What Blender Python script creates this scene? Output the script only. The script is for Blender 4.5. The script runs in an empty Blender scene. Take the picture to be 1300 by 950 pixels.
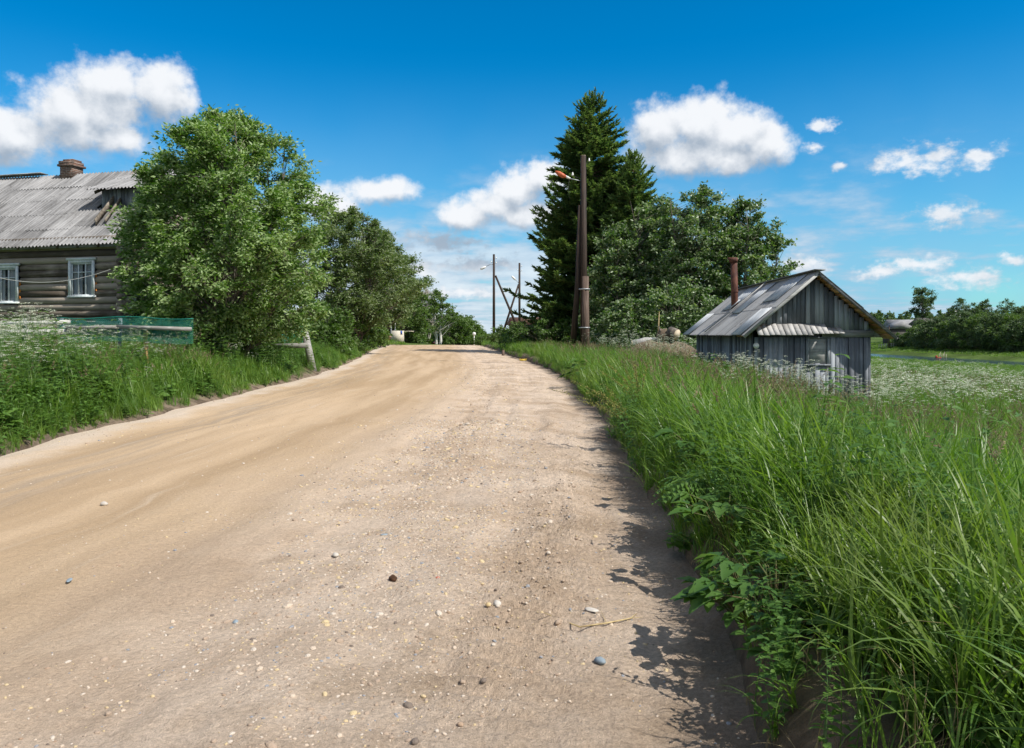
import bpy, math, random
import numpy as np
from mathutils import Vector, Matrix, Euler
random.seed(7)
RNG = np.random.default_rng(11)
R = math.radians
sc = bpy.context.scene
COL = sc.collection

# ------------------------------------------------------------------ camera, sky, sun, exposure
F = 975.0          # focal length in photo pixels (photo 1300 wide)
EYE = 1.6
HOR = 424.0        # row of the horizon
cam_d = bpy.data.cameras.new('camera')
cam = bpy.data.objects.new('camera', cam_d); COL.objects.link(cam)
cam.location = (0, 0, EYE); cam.rotation_euler = (R(90), 0, 0)
cam_d.sensor_width = 36; cam_d.lens = 36 * F / 1300
cam_d.shift_y = -(475 - HOR) / 1300
cam_d.clip_start = 0.05; cam_d.clip_end = 20000
sc.camera = cam

SUN_EL = 50.0
SUN_AZ = -30.0     # degrees from +X towards -Y (right, a little behind the camera)
sd = Vector((math.cos(R(SUN_EL)) * math.cos(R(SUN_AZ)), math.cos(R(SUN_EL)) * math.sin(R(SUN_AZ)), math.sin(R(SUN_EL))))
sun_d = bpy.data.lights.new('sun', 'SUN'); sun_d.energy = 5.0; sun_d.angle = R(0.5); sun_d.color = (1.0, 0.95, 0.87)
sun = bpy.data.objects.new('sun', sun_d); COL.objects.link(sun)
sun.rotation_euler = (-sd).to_track_quat('-Z', 'Y').to_euler()
sc.view_settings.view_transform = 'Standard'; sc.view_settings.look = 'None'
sc.view_settings.exposure = 0.18; sc.view_settings.gamma = 1.0; sc.view_settings.use_curve_mapping = False
sc.render.engine = 'CYCLES'
cy = sc.cycles
cy.max_bounces = 5; cy.diffuse_bounces = 2; cy.glossy_bounces = 2; cy.transmission_bounces = 3; cy.transparent_max_bounces = 4
cy.caustics_reflective = False; cy.caustics_refractive = False
cy.use_denoising = True

world = bpy.data.worlds.new('World'); sc.world = world; world.use_nodes = True
world.cycles.sampling_method = 'MANUAL'; world.cycles.sample_map_resolution = 256


class NT:
    """tiny node-tree writer"""
    def __init__(s, nt): s.nt = nt
    def n(s, typ, ins=None, **kw):
        nd = s.nt.nodes.new(typ)
        for k, v in kw.items(): setattr(nd, k, v)
        if ins:
            for k, v in ins.items():
                sock = nd.inputs[k]
                if isinstance(v, bpy.types.NodeSocket): s.nt.links.new(v, sock)
                else: sock.default_value = v
        return nd
    def link(s, a, b): s.nt.links.new(a, b)
    def math(s, op, a, b=0.0, c=None, clamp=False):
        d = {0: a, 1: b}
        if c is not None: d[2] = c
        return s.n('ShaderNodeMath', d, operation=op, use_clamp=clamp).outputs[0]
    def mix(s, f, a, b, mode='MIX'):
        nd = s.n('ShaderNodeMix', None, data_type='RGBA', blend_type=mode)
        for i, v in ((0, f), (6, a), (7, b)):
            if isinstance(v, bpy.types.NodeSocket): s.link(v, nd.inputs[i])
            else: nd.inputs[i].default_value = v if i == 0 else (*v[:3], 1)
        return nd.outputs[2]
    def ss(s, v, lo, hi, a=0.0, b=1.0):
        nd = s.n('ShaderNodeMapRange', {0: v, 1: lo, 2: hi, 3: a, 4: b}, interpolation_type='SMOOTHSTEP')
        return nd.outputs[0]
    def lin(s, v, lo, hi, a=0.0, b=1.0):
        return s.n('ShaderNodeMapRange', {0: v, 1: lo, 2: hi, 3: a, 4: b}, clamp=True).outputs[0]
    def noise(s, vec, scale, detail=4, rough=0.55, out=0, dist=0.0):
        d = {'Scale': scale, 'Detail': detail, 'Roughness': rough, 'Distortion': dist}
        if vec is not None: d['Vector'] = vec
        return s.n('ShaderNodeTexNoise', d).outputs[out]
    def mapping(s, vec, scale=(1, 1, 1), loc=(0, 0, 0), rot=(0, 0, 0), vt='POINT'):
        return s.n('ShaderNodeMapping', {'Vector': vec, 'Location': loc, 'Rotation': rot, 'Scale': scale}, vector_type=vt).outputs[0]


def build_world():
    nt = world.node_tree; nt.nodes.clear(); t = NT(nt)
    out = t.n('ShaderNodeOutputWorld')
    sky = t.n('ShaderNodeTexSky', None, sky_type='NISHITA', sun_disc=False)
    sky.sun_elevation = R(SUN_EL); sky.sun_rotation = math.atan2(sd.x, sd.y)
    sky.altitude = 0; sky.air_density = 1.0; sky.dust_density = 0.2; sky.ozone_density = 5.0
    hs = t.n('ShaderNodeHueSaturation', {'Hue': 0.50, 'Saturation': 1.42, 'Value': 1.0, 'Color': sky.outputs[0]})
    tint = t.mix(1.0, hs.outputs[0], (0.56, 1.10, 1.00), 'MULTIPLY')
    bg1 = t.n('ShaderNodeBackground', {'Color': tint, 'Strength': 0.128})
    gen = t.n('ShaderNodeTexCoord').outputs['Generated']
    sep = t.n('ShaderNodeSeparateXYZ', {0: gen})
    az = t.math('ARCTAN2', sep.outputs[0], sep.outputs[1])
    el = t.math('ARCSINE', sep.outputs[2])
    P = t.n('ShaderNodeCombineXYZ', {0: az, 1: el, 2: 0.0}).outputs[0]
    # single clouds: where they stand in the sky (azimuth, elevation), their half-widths, their tilt
    def lobe(px, py, rx, ry, rot=0.0):
        x = (px - 650) / F; z = (HOR - py) / F
        a = math.atan(x); r = math.hypot(1, x)
        return (a, math.atan(z / r), rx / F / (r * r), ry / F / r, rot)
    L = [(140, 105, 70, 42), (198, 118, 54, 42), (85, 135, 84, 48), (20, 168, 84, 44), (150, 180, 50, 28), (110, 160, 88, 40), (160, 178, 40, 26), (130, 135, 90, 44),
         (835, 162, 46, 40), (890, 158, 60, 42), (940, 170, 56, 40), (975, 188, 46, 28), (880, 192, 92, 30), (925, 205, 62, 22),
         (690, 226, 40, 28), (660, 240, 46, 30), (628, 260, 50, 26), (592, 275, 46, 22), (665, 270, 66, 22),
         (488, 243, 50, 22), (445, 252, 36, 20), (415, 265, 44, 30),
         (1150, 206, 52, 22), (1190, 200, 40, 22), (1240, 202, 40, 15, 0.35), (1205, 273, 56, 20),
         (1043, 159, 28, 9), (1032, 187, 20, 8), (1063, 212, 12, 8), (1012, 338, 52, 22), (1162, 335, 66, 13), (1228, 354, 72, 17), (1290, 329, 28, 10), (1112, 346, 40, 11), (560, 306, 70, 17), (525, 342, 58, 15), (612, 336, 60, 15), (588, 372, 70, 11), (470, 300, 50, 14), (345, 262, 60, 20),
         (-90, 120, 60, 50)]
    lobes = [lobe(*l) for l in L]
    # more of the same all round the sky, outside what the photograph shows
    rr = random.Random(5)
    for k in range(10):
        a = math.pi * (0.35 + 1.3 * k / 9) ; lobes.append((a if a < math.pi else a - 2 * math.pi, rr.uniform(.15, .5), rr.uniform(.08, .16), rr.uniform(.03, .06), 0))
    big = [l for l in lobes if l[3] >= 0.0215]; small = [l for l in lobes if l[3] < 0.0215]
    def warped(scale, amt):
        w = t.n('ShaderNodeVectorMath', {0: t.noise(P, scale, 4, 0.6, out=1), 1: (0.5, 0.5, 0.5)}, operation='SUBTRACT').outputs[0]
        w = t.n('ShaderNodeVectorMath', {0: w, 3: amt}, operation='SCALE').outputs[0]
        return t.mapping(t.n('ShaderNodeVectorMath', {0: P, 1: w}, operation='ADD').outputs[0], (1, 1, 0))
    def field(vec, ls):
        d = None
        for (a, e, rx, ry, rot) in ls:
            m = t.mapping(vec, (rx, ry, 1), (a, e, 0), (0, 0, rot), 'TEXTURE')
            ln = t.n('ShaderNodeVectorMath', {0: m}, operation='LENGTH').outputs[1]
            d = ln if d is None else t.math('SMOOTH_MIN', d, ln, 0.22)
        return t.math('MAXIMUM', t.math('SUBTRACT', 1.0, d), -1.5)
    def shifted(vec, dx, dy): return t.n('ShaderNodeVectorMath', {0: vec, 1: (dx, dy, 0)}, operation='ADD').outputs[0]
    fb = warped(9.0, 0.045); fs = warped(30.0, 0.016)
    n1 = t.noise(P, 21.0, 10, 0.60); n2 = t.noise(shifted(P, .007, .012), 21.0, 6, 0.60); nf = t.noise(P, 75.0, 5, 0.6)
    ns = t.noise(t.mapping(P, (1, 1.6, 1)), 46.0, 8, 0.60)
    B0 = field(fb, big); S0 = field(fs, small)
    DB = t.math('ADD', B0, t.math('ADD', t.math('MULTIPLY', t.math('SUBTRACT', n1, 0.5), 1.45), t.math('MULTIPLY', t.math('SUBTRACT', nf, 0.5), 0.55)))
    DS = t.math('ADD', S0, t.math('ADD', t.math('MULTIPLY', t.math('SUBTRACT', ns, 0.5), 2.6), t.math('MULTIPLY', t.math('SUBTRACT', nf, 0.5), 0.9)))
    cb = t.math('MULTIPLY', t.ss(DB, -0.10, 0.56), 0.985); cs = t.math('MULTIPLY', t.ss(DS, -0.05, 1.0), 0.92)
    cov = t.math('MAXIMUM', cb, cs)
    # white where the sun reaches, grey-blue flat bases: height inside each cloud plus its billows
    gb_ = t.math('SUBTRACT', B0, field(shifted(fb, .004, .024), big))
    lit = t.math('ADD', t.math('MULTIPLY', gb_, 1.7), t.math('MULTIPLY', t.math('SUBTRACT', n1, n2), 2.6))
    lit = t.math('ADD', lit, t.math('MULTIPLY', cs, 0.6))
    lit = t.math('ADD', lit, t.math('MULTIPLY', t.math('SUBTRACT', t.noise(P, 13, 4, .55), .5), 1.5))
    lit = t.ss(lit, -1.15, 0.95)
    ccol = t.mix(lit, (0.33, 0.40, 0.49), (0.82, 0.84, 0.87))
    # far rows of flat clouds seen edge on towards the horizon (a level layer overhead)
    zc = t.math('MAXIMUM', sep.outputs[2], 0.012)
    zc = t.math('ADD', zc, 0.03)
    lx = t.math('DIVIDE', sep.outputs[0], zc); ly = t.math('DIVIDE', sep.outputs[1], zc)
    LP = t.n('ShaderNodeCombineXYZ', {0: lx, 1: ly, 2: 0.0}).outputs[0]
    ln = t.math('ADD', t.math('MULTIPLY', t.noise(LP, 0.85, 7, 0.6), 0.45), t.math('MULTIPLY', t.noise(t.mapping(P, (13, 34, 1)), 1.0, 8, 0.58), 0.60))
    lm = t.noise(LP, 0.16, 3, 0.5)
    band = t.ss(el, 0.27, 0.06)
    # unseen broken cloud added overhead and behind the camera to lift and neutralise shadows
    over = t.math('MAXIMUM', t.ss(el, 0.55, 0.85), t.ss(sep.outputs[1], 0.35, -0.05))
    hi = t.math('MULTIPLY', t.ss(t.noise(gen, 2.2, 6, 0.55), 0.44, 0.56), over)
    # the layer is thicker left of the road's end than at far right
    side = t.ss(az, 0.50, -0.05, 0.25, 1.0)
    thr = t.math('ADD', t.math('MULTIPLY', ln, 0.75), t.math('MULTIPLY', lm, 0.35))
    thr = t.math('ADD', thr, t.math('MULTIPLY', t.math('MULTIPLY', band, side), 0.17))
    lcov = t.math('MULTIPLY', t.ss(thr, 0.58, 0.73), t.math('MULTIPLY', band, 0.85))
    lcol = t.mix(t.ss(thr, 0.62, 0.85), (0.44, 0.54, 0.67), (0.72, 0.78, 0.84))
    veil = t.math('MULTIPLY', t.ss(el, 0.34, 0.0), 0.80)
    veil = t.math('MULTIPLY', veil, t.ss(t.noise(P, 4, 3), 0.3, 0.6, .5, 1.0))
    bgv = t.n('ShaderNodeBackground', {'Color': (0.25, 0.46, 0.70, 1), 'Strength': 1.0})
    bgl = t.n('ShaderNodeBackground', {'Color': lcol, 'Strength': 1.0})
    bg2 = t.n('ShaderNodeBackground', {'Color': ccol, 'Strength': 1.0})
    m0 = t.n('ShaderNodeMixShader', {0: veil, 1: bg1.outputs[0], 2: bgv.outputs[0]})
    m1 = t.n('ShaderNodeMixShader', {0: lcov, 1: m0.outputs[0], 2: bgl.outputs[0]})
    m2 = t.n('ShaderNodeMixShader', {0: cov, 1: m1.outputs[0], 2: bg2.outputs[0]})
    bg_fill = t.n('ShaderNodeBackground', {'Color': (0.52, 0.50, 0.48, 1), 'Strength': 1.0})
    m3 = t.n('ShaderNodeMixShader', {0: hi, 1: m2.outputs[0], 2: bg_fill.outputs[0]})
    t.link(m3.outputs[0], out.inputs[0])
build_world()

# ------------------------------------------------------------------ materials
MATS = {}
def newmat(name):
    m = bpy.data.materials.new(name); m.use_nodes = True; m.node_tree.nodes.clear(); MATS[name] = m
    return m, NT(m.node_tree)
def finish(t, col, rough=0.8, bump=None, bstr=0.3, bdist=0.01, spec=0.3, metal=0.0):
    p = t.n('ShaderNodeBsdfPrincipled', {'Roughness': rough, 'Metallic': metal, 'Specular IOR Level': spec})
    if isinstance(col, bpy.types.NodeSocket): t.link(col, p.inputs['Base Color'])
    else: p.inputs['Base Color'].default_value = (*col, 1)
    if bump is not None:
        b = t.n('ShaderNodeBump', {'Height': bump, 'Strength': bstr, 'Distance': bdist})
        t.link(b.outputs[0], p.inputs['Normal'])
    o = t.n('ShaderNodeOutputMaterial'); t.link(p.outputs[0], o.inputs[0])
    return p
def simple(name, c1, c2=None, scale=8, rough=0.8, stretch=(1, 1, 1), bstr=0.3, bdist=0.01, spec=0.3, metal=0.0, lo=.35, hi=.65):
    m, t = newmat(name)
    co = t.n('ShaderNodeTexCoord').outputs['Object']
    v = t.mapping(co, stretch)
    n = t.noise(v, scale, 6, 0.6)
    col = t.mix(t.ss(n, lo, hi), c1, c2 or c1)
    finish(t, col, rough, n, bstr, bdist, spec, metal)
    return m
def wood(name, dark, light, stretch, scale=3, rough=0.85, per=None, streak=0.5):
    """weathered timber: long grain, knots of dark, board-to-board difference from the 'rnd' attribute"""
    m, t = newmat(name)
    co = t.n('ShaderNodeTexCoord').outputs['Object']
    v = t.mapping(co, stretch)
    g = t.noise(v, scale, 8, 0.7)
    big = t.noise(co, 1.3, 4, 0.6)
    rnd = t.n('ShaderNodeAttribute', None, attribute_name='rnd').outputs['Fac']
    f = t.math('ADD', t.math('MULTIPLY', g, 1.0), t.math('MULTIPLY', t.math('SUBTRACT', rnd, 0.5), streak))
    f = t.math('ADD', f, t.math('MULTIPLY', t.math('SUBTRACT', big, .5), 0.6))
    col = t.mix(t.ss(f, 0.28, 0.74), dark, light)
    finish(t, col, rough, g, 0.5, 0.01, 0.25)
    return m
def leafmat(name, a, b, under=None, trans=0.3, tcol=None, rough=0.45, spec=0.35, objrnd=False, c=None, patch=None):
    m, t = newmat(name)
    rnd = t.n('ShaderNodeAttribute', None, attribute_name='rnd').outputs['Fac']
    if objrnd:
        o = t.n('ShaderNodeObjectInfo').outputs['Random']
        rnd = t.math('ADD', t.math('MULTIPLY', rnd, .5), t.math('MULTIPLY', o, .5))
    col = t.mix(t.ss(rnd, 0.1, 0.9), a, b)
    if c is not None: col = t.mix(t.ss(rnd, 0.72, 0.96), col, c)
    if patch is not None:
        pos = t.n('ShaderNodeNewGeometry').outputs['Position']
        col = t.mix(t.math('MULTIPLY', t.ss(t.noise(pos, .45, 5, .6), .46, .66), .5), col, patch[0])
        col = t.mix(t.math('MULTIPLY', t.ss(t.noise(pos, .30, 5, .65), .52, .70), .6), col, patch[1])
    if under is not None:
        bf = t.n('ShaderNodeNewGeometry').outputs['Backfacing']
        col = t.mix(bf, col, under)
    p = t.n('ShaderNodeBsdfPrincipled', {'Base Color': col, 'Roughness': rough, 'Specular IOR Level': spec})
    tc = t.mix(1.0, col, tcol or (1.25, 1.35, 0.55), 'MULTIPLY')
    tr = t.n('ShaderNodeBsdfTranslucent', {'Color': tc})
    mx = t.n('ShaderNodeMixShader', {0: trans, 1: p.outputs[0], 2: tr.outputs[0]})
    o = t.n('ShaderNodeOutputMaterial'); t.link(mx.outputs[0], o.inputs[0])
    return m

leafmat('rowan_leaf', (0.070, 0.160, 0.024), (0.150, 0.265, 0.046), (0.32, 0.43, 0.19), 0.42, c=(0.36, 0.47, 0.23))
leafmat('willow_leaf', (0.066, 0.125, 0.026), (0.120, 0.195, 0.042), (0.22, 0.28, 0.14), 0.40, c=(.21, .27, .12))
leafmat('aspen_leaf', (0.054, 0.125, 0.026), (0.105, 0.195, 0.042), (0.25, 0.32, 0.18), 0.38, c=(0.30, 0.38, .22), rough=.35, spec=.5)
leafmat('birch_leaf', (0.070, 0.140, 0.026), (0.130, 0.215, 0.04), (0.14, 0.21, 0.07), 0.42)
leafmat('bush_leaf', (0.060, 0.130, 0.024), (0.110, 0.205, 0.038), (0.13, 0.20, 0.07), 0.40)
leafmat('spruce_needle', (0.080, 0.155, 0.052), (0.185, 0.280, 0.090), None, 0.42, tcol=(1.1, 1.2, .6), rough=.6, c=(.25, .33, .12))
leafmat('far_leaf', (0.075, 0.125, 0.058), (0.125, 0.185, 0.080), None, 0.35)
leafmat('grass_blade', (0.082, 0.185, 0.022), (0.235, 0.365, 0.066), None, 0.46, tcol=(1.2, 1.3, .5), rough=.40, spec=.42, objrnd=True, patch=((0.075, 0.165, 0.035), (0.240, 0.265, 0.075)))
leafmat('seed_head', (0.20, 0.15, 0.10), (0.34, 0.27, 0.17), None, 0.25, tcol=(1, 1, .8), objrnd=True, rough=.8, spec=.1)
leafmat('weed_leaf', (0.065, 0.150, 0.028), (0.130, 0.240, 0.045), (0.14, 0.24, 0.09), 0.38, objrnd=True, rough=.5)
leafmat('umbel_white', (0.62, 0.66, 0.50), (0.82, 0.84, 0.72), None, 0.25, tcol=(1, 1, .9), rough=.7, spec=.1)
leafmat('dock_seed', (0.20, 0.22, 0.06), (0.34, 0.32, 0.10), None, 0.25, tcol=(1, 1, .7), rough=.8, spec=.1)
simple('bark_grey', (0.10, 0.085, 0.07), (0.22, 0.19, 0.16), 6, 0.9, (1, 1, .2), 0.8, 0.03)
simple('bark_spruce', (0.09, 0.06, 0.045), (0.18, 0.12, 0.09), 6, 0.9, (1, 1, .3), 0.8, 0.03)
simple('bark_birch', (0.62, 0.60, 0.56), (0.10, 0.09, 0.08), 3.5, 0.8, (.6, .6, 3), 0.3, 0.01, lo=.55, hi=.68)
simple('dead_twig', (0.38, 0.34, 0.29), (0.50, 0.46, 0.40), 5, 0.9)
simple('pole_wood', (0.020, 0.014, 0.010), (0.060, 0.038, 0.028), 5, 0.7, (4, 4, .25), 0.6, 0.01)
simple('pole_stub', (0.075, 0.050, 0.038), (0.17, 0.12, 0.095), 5, 0.8, (4, 4, .25), 0.6, 0.01)
simple('cut_wood', (0.50, 0.40, 0.28), (0.66, 0.56, 0.42), 9, 0.8)
wood('log_wood', (0.085, 0.068, 0.052), (0.36, 0.31, 0.255), (.35, 5, 7), 2.2)
wood('board_v', (0.125, 0.135, 0.155), (0.35, 0.375, 0.41), (9, 9, .5), 2.0)
wood('board_x', (0.13, 0.13, 0.13), (0.40, 0.40, 0.39), (.5, 8, 8), 2.0)
wood('board_pale', (0.28, 0.275, 0.27), (0.46, 0.45, 0.44), (6, 6, .6), 2.0)
wood('white_plank', (0.28, 0.27, 0.25), (0.60, 0.59, 0.56), (.8, 6, 6), 2.2)
wood('board_warm', (0.30, 0.16, 0.06), (0.52, 0.32, 0.15), (6, 1, 6), 2.0)
simple('white_paint', (0.60, 0.66, 0.68), (0.76, 0.80, 0.80), 10, 0.55)
simple('rust_pipe', (0.060, 0.024, 0.018), (0.16, 0.065, 0.042), 6, 0.75, (1, 1, .5))
simple('zinc_sheet', (0.36, 0.38, 0.40), (0.60, 0.62, 0.63), 1.5, 0.7, (1, 1, 1), .1, .01, .3, 0.0)
simple('soil', (0.10, 0.075, 0.052), (0.20, 0.15, 0.105), 5, 0.95, bstr=.9, bdist=.05)
simple('concrete', (0.50, 0.46, 0.38), (0.66, 0.62, 0.52), 5, 0.85)
simple('blue_paint', (0.05, 0.10, 0.42), (0.08, 0.14, 0.5), 5, 0.5)
simple('sign_blue', (0.10, 0.34, 0.62), (0.14, 0.40, 0.66), 5, 0.5)
simple('steel_grey', (0.26, 0.28, 0.30), (0.42, 0.44, 0.46), 8, 0.5, metal=.4)
simple('lamp_orange', (0.42, 0.085, 0.035), (0.60, 0.17, 0.07), 14, 0.5)
simple('porcelain', (0.78, 0.78, 0.76), None, 5, 0.25, spec=.6)
simple('bright_white', (0.80, 0.80, 0.78), None, 5, 0.4)
simple('red_sign', (0.55, 0.04, 0.03), None, 5, 0.5)
simple('wire_white', (0.55, 0.55, 0.52), None, 5, 0.5)
simple('wire_dark', (0.05, 0.05, 0.05), None, 5, 0.5)
simple('caulk_orange', (0.50, 0.17, 0.03), (0.62, 0.25, 0.06), 6, 0.8)
simple('curtain', (0.60, 0.66, 0.70), (0.82, 0.86, 0.88), 3, 0.9, (9, 1, .4))
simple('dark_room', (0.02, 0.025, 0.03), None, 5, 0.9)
simple('house_pale', (0.40, 0.34, 0.27), (0.52, 0.46, 0.38), 4, 0.9)
simple('house_dark', (0.06, 0.055, 0.05), (0.12, 0.11, 0.10), 4, 0.9)
simple('roof_far', (0.22, 0.22, 0.23), (0.30, 0.30, 0.30), .6, 0.85, bstr=.05)
simple('roof_brown', (0.12, 0.065, 0.045), (0.20, 0.11, 0.08), 4, 0.85)
simple('car_red', (0.55, 0.02, 0.02), None, 5, 0.25, spec=.6)
simple('car_silver', (0.55, 0.56, 0.58), None, 5, 0.25, spec=.6)
simple('rubber', (0.02, 0.02, 0.02), None, 5, 0.9)
simple('brick_heap', (0.24, 0.11, 0.075), (0.50, 0.38, 0.27), 7, 0.9)
simple('straw', (0.34, 0.25, 0.12), (0.52, 0.41, 0.22), 12, 0.8)
simple('red_stem', (0.10, 0.07, 0.03), (0.10, 0.15, 0.04), 12, 0.7)
simple('yellow_leaf', (0.55, 0.38, 0.04), (0.68, 0.50, 0.10), 8, 0.7)
simple('umbel_brown', (0.11, 0.055, 0.03), (0.20, 0.11, 0.06), 20, 0.9)
simple('dung', (0.05, 0.025, 0.012), (0.11, 0.055, 0.03), 20, 0.9)
def glassmat():
    m, t = newmat('window_glass')
    finish(t, (0.03, 0.045, 0.06), 0.06, spec=0.9)
    p = [n for n in t.nt.nodes if n.type == 'BSDF_PRINCIPLED'][0]
    gl = t.n('ShaderNodeBsdfTransparent')
    mx = t.n('ShaderNodeMixShader', {0: 0.78, 1: p.outputs[0], 2: gl.outputs[0]})
    o = [n for n in t.nt.nodes if n.type == 'OUTPUT_MATERIAL'][0]
    t.link(mx.outputs[0], o.inputs[0])
glassmat()
def netmat():
    m, t = newmat('green_net')
    finish(t, (0.02, 0.26, 0.20), 0.5)
netmat()
def brick():
    m, t = newmat('brick')
    co = t.n('ShaderNodeTexCoord').outputs['Object']
    v = t.mapping(co, (1, 1, 1), (0, 0, 0), (R(90), 0, 0))
    b = t.n('ShaderNodeTexBrick', {'Vector': v, 'Color1': (0.13, 0.065, 0.045, 1), 'Color2': (0.22, 0.12, 0.085, 1), 'Mortar': (.30, .27, .24, 1), 'Scale': 1.0,
            'Mortar Size': 0.012, 'Brick Width': 0.25, 'Row Height': 0.075})
    col = t.mix(t.ss(t.noise(co, 4, 5), .45, .7), b.outputs[0], (0.10, 0.08, 0.07))
    finish(t, col, 0.9, b.outputs[1], -0.4, 0.01)
brick()
def slate(name, a, b, sx, light=None, lo=.25, hi=.75):
    """grey fibre-cement sheet: streaks down the slope, darker lichen, sheet-to-sheet difference"""
    m, t = newmat(name)
    co = t.n('ShaderNodeTexCoord').outputs['Object']
    n = t.noise(t.mapping(co, sx), 1.6, 8, 0.68)
    bg = t.noise(co, 0.8, 5, 0.6)
    rnd = t.n('ShaderNodeAttribute', None, attribute_name='rnd').outputs['Fac']
    f = t.math('ADD', t.math('MULTIPLY', n, .8), t.math('MULTIPLY', bg, .35))
    f = t.math('ADD', f, t.math('MULTIPLY', t.math('SUBTRACT', rnd, .5), .13))
    col = t.mix(t.ss(f, lo, hi), a, b)
    dk = t.ss(t.noise(co, 5.0, 6, .7), .56, .68)
    col = t.mix(t.math('MULTIPLY', dk, .55), col, (0.07, 0.065, 0.06))
    finish(t, col, 0.85, n, .4, .01, .2)
slate('slate_house', (0.10, 0.098, 0.098), (0.36, 0.355, 0.355), (11, .4, .4), lo=.34, hi=.80)
slate('slate_shed', (0.15, 0.15, 0.15), (0.40, 0.40, 0.40), (.5, 6, .5))

# ------------------------------------------------------------------ mesh helpers
def np_mesh(name, V, faces, rnd=None, uv=None, smooth=False, attrs=None):
    """V (n,3); faces = list of int arrays, each (m,k)"""
    me = bpy.data.meshes.new(name)
    V = np.asarray(V, dtype=np.float32)
    me.vertices.add(len(V)); me.vertices.foreach_set('co', V.ravel())
    tot = []; idx = []
    for f in faces:
        f = np.asarray(f, dtype=np.int32)
        if len(f) == 0: continue
        idx.append(f.ravel()); tot.append(np.full(len(f), f.shape[1], dtype=np.int32))
    if idx:
        idx = np.concatenate(idx); tot = np.concatenate(tot)
        me.loops.add(len(idx)); me.loops.foreach_set('vertex_index', idx)
        me.polygons.add(len(tot))
        me.polygons.foreach_set('loop_start', np.concatenate([[0], np.cumsum(tot)[:-1]]).astype(np.int32))
        me.polygons.foreach_set('loop_total', tot)
        if smooth: me.polygons.foreach_set('use_smooth', np.ones(len(tot), dtype=bool))
    if rnd is not None:
        a = me.attributes.new('rnd', 'FLOAT', 'POINT'); a.data.foreach_set('value', np.asarray(rnd, dtype=np.float32))
    if attrs:
        for k, v in attrs.items():
            a = me.attributes.new(k, 'FLOAT', 'POINT'); a.data.foreach_set('value', np.asarray(v, dtype=np.float32))
    if uv is not None and len(idx):
        l = me.uv_layers.new(name='UVMap'); l.data.foreach_set('uv', np.asarray(uv, dtype=np.float32)[idx].ravel())
    me.update(calc_edges=True)
    return me

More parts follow.
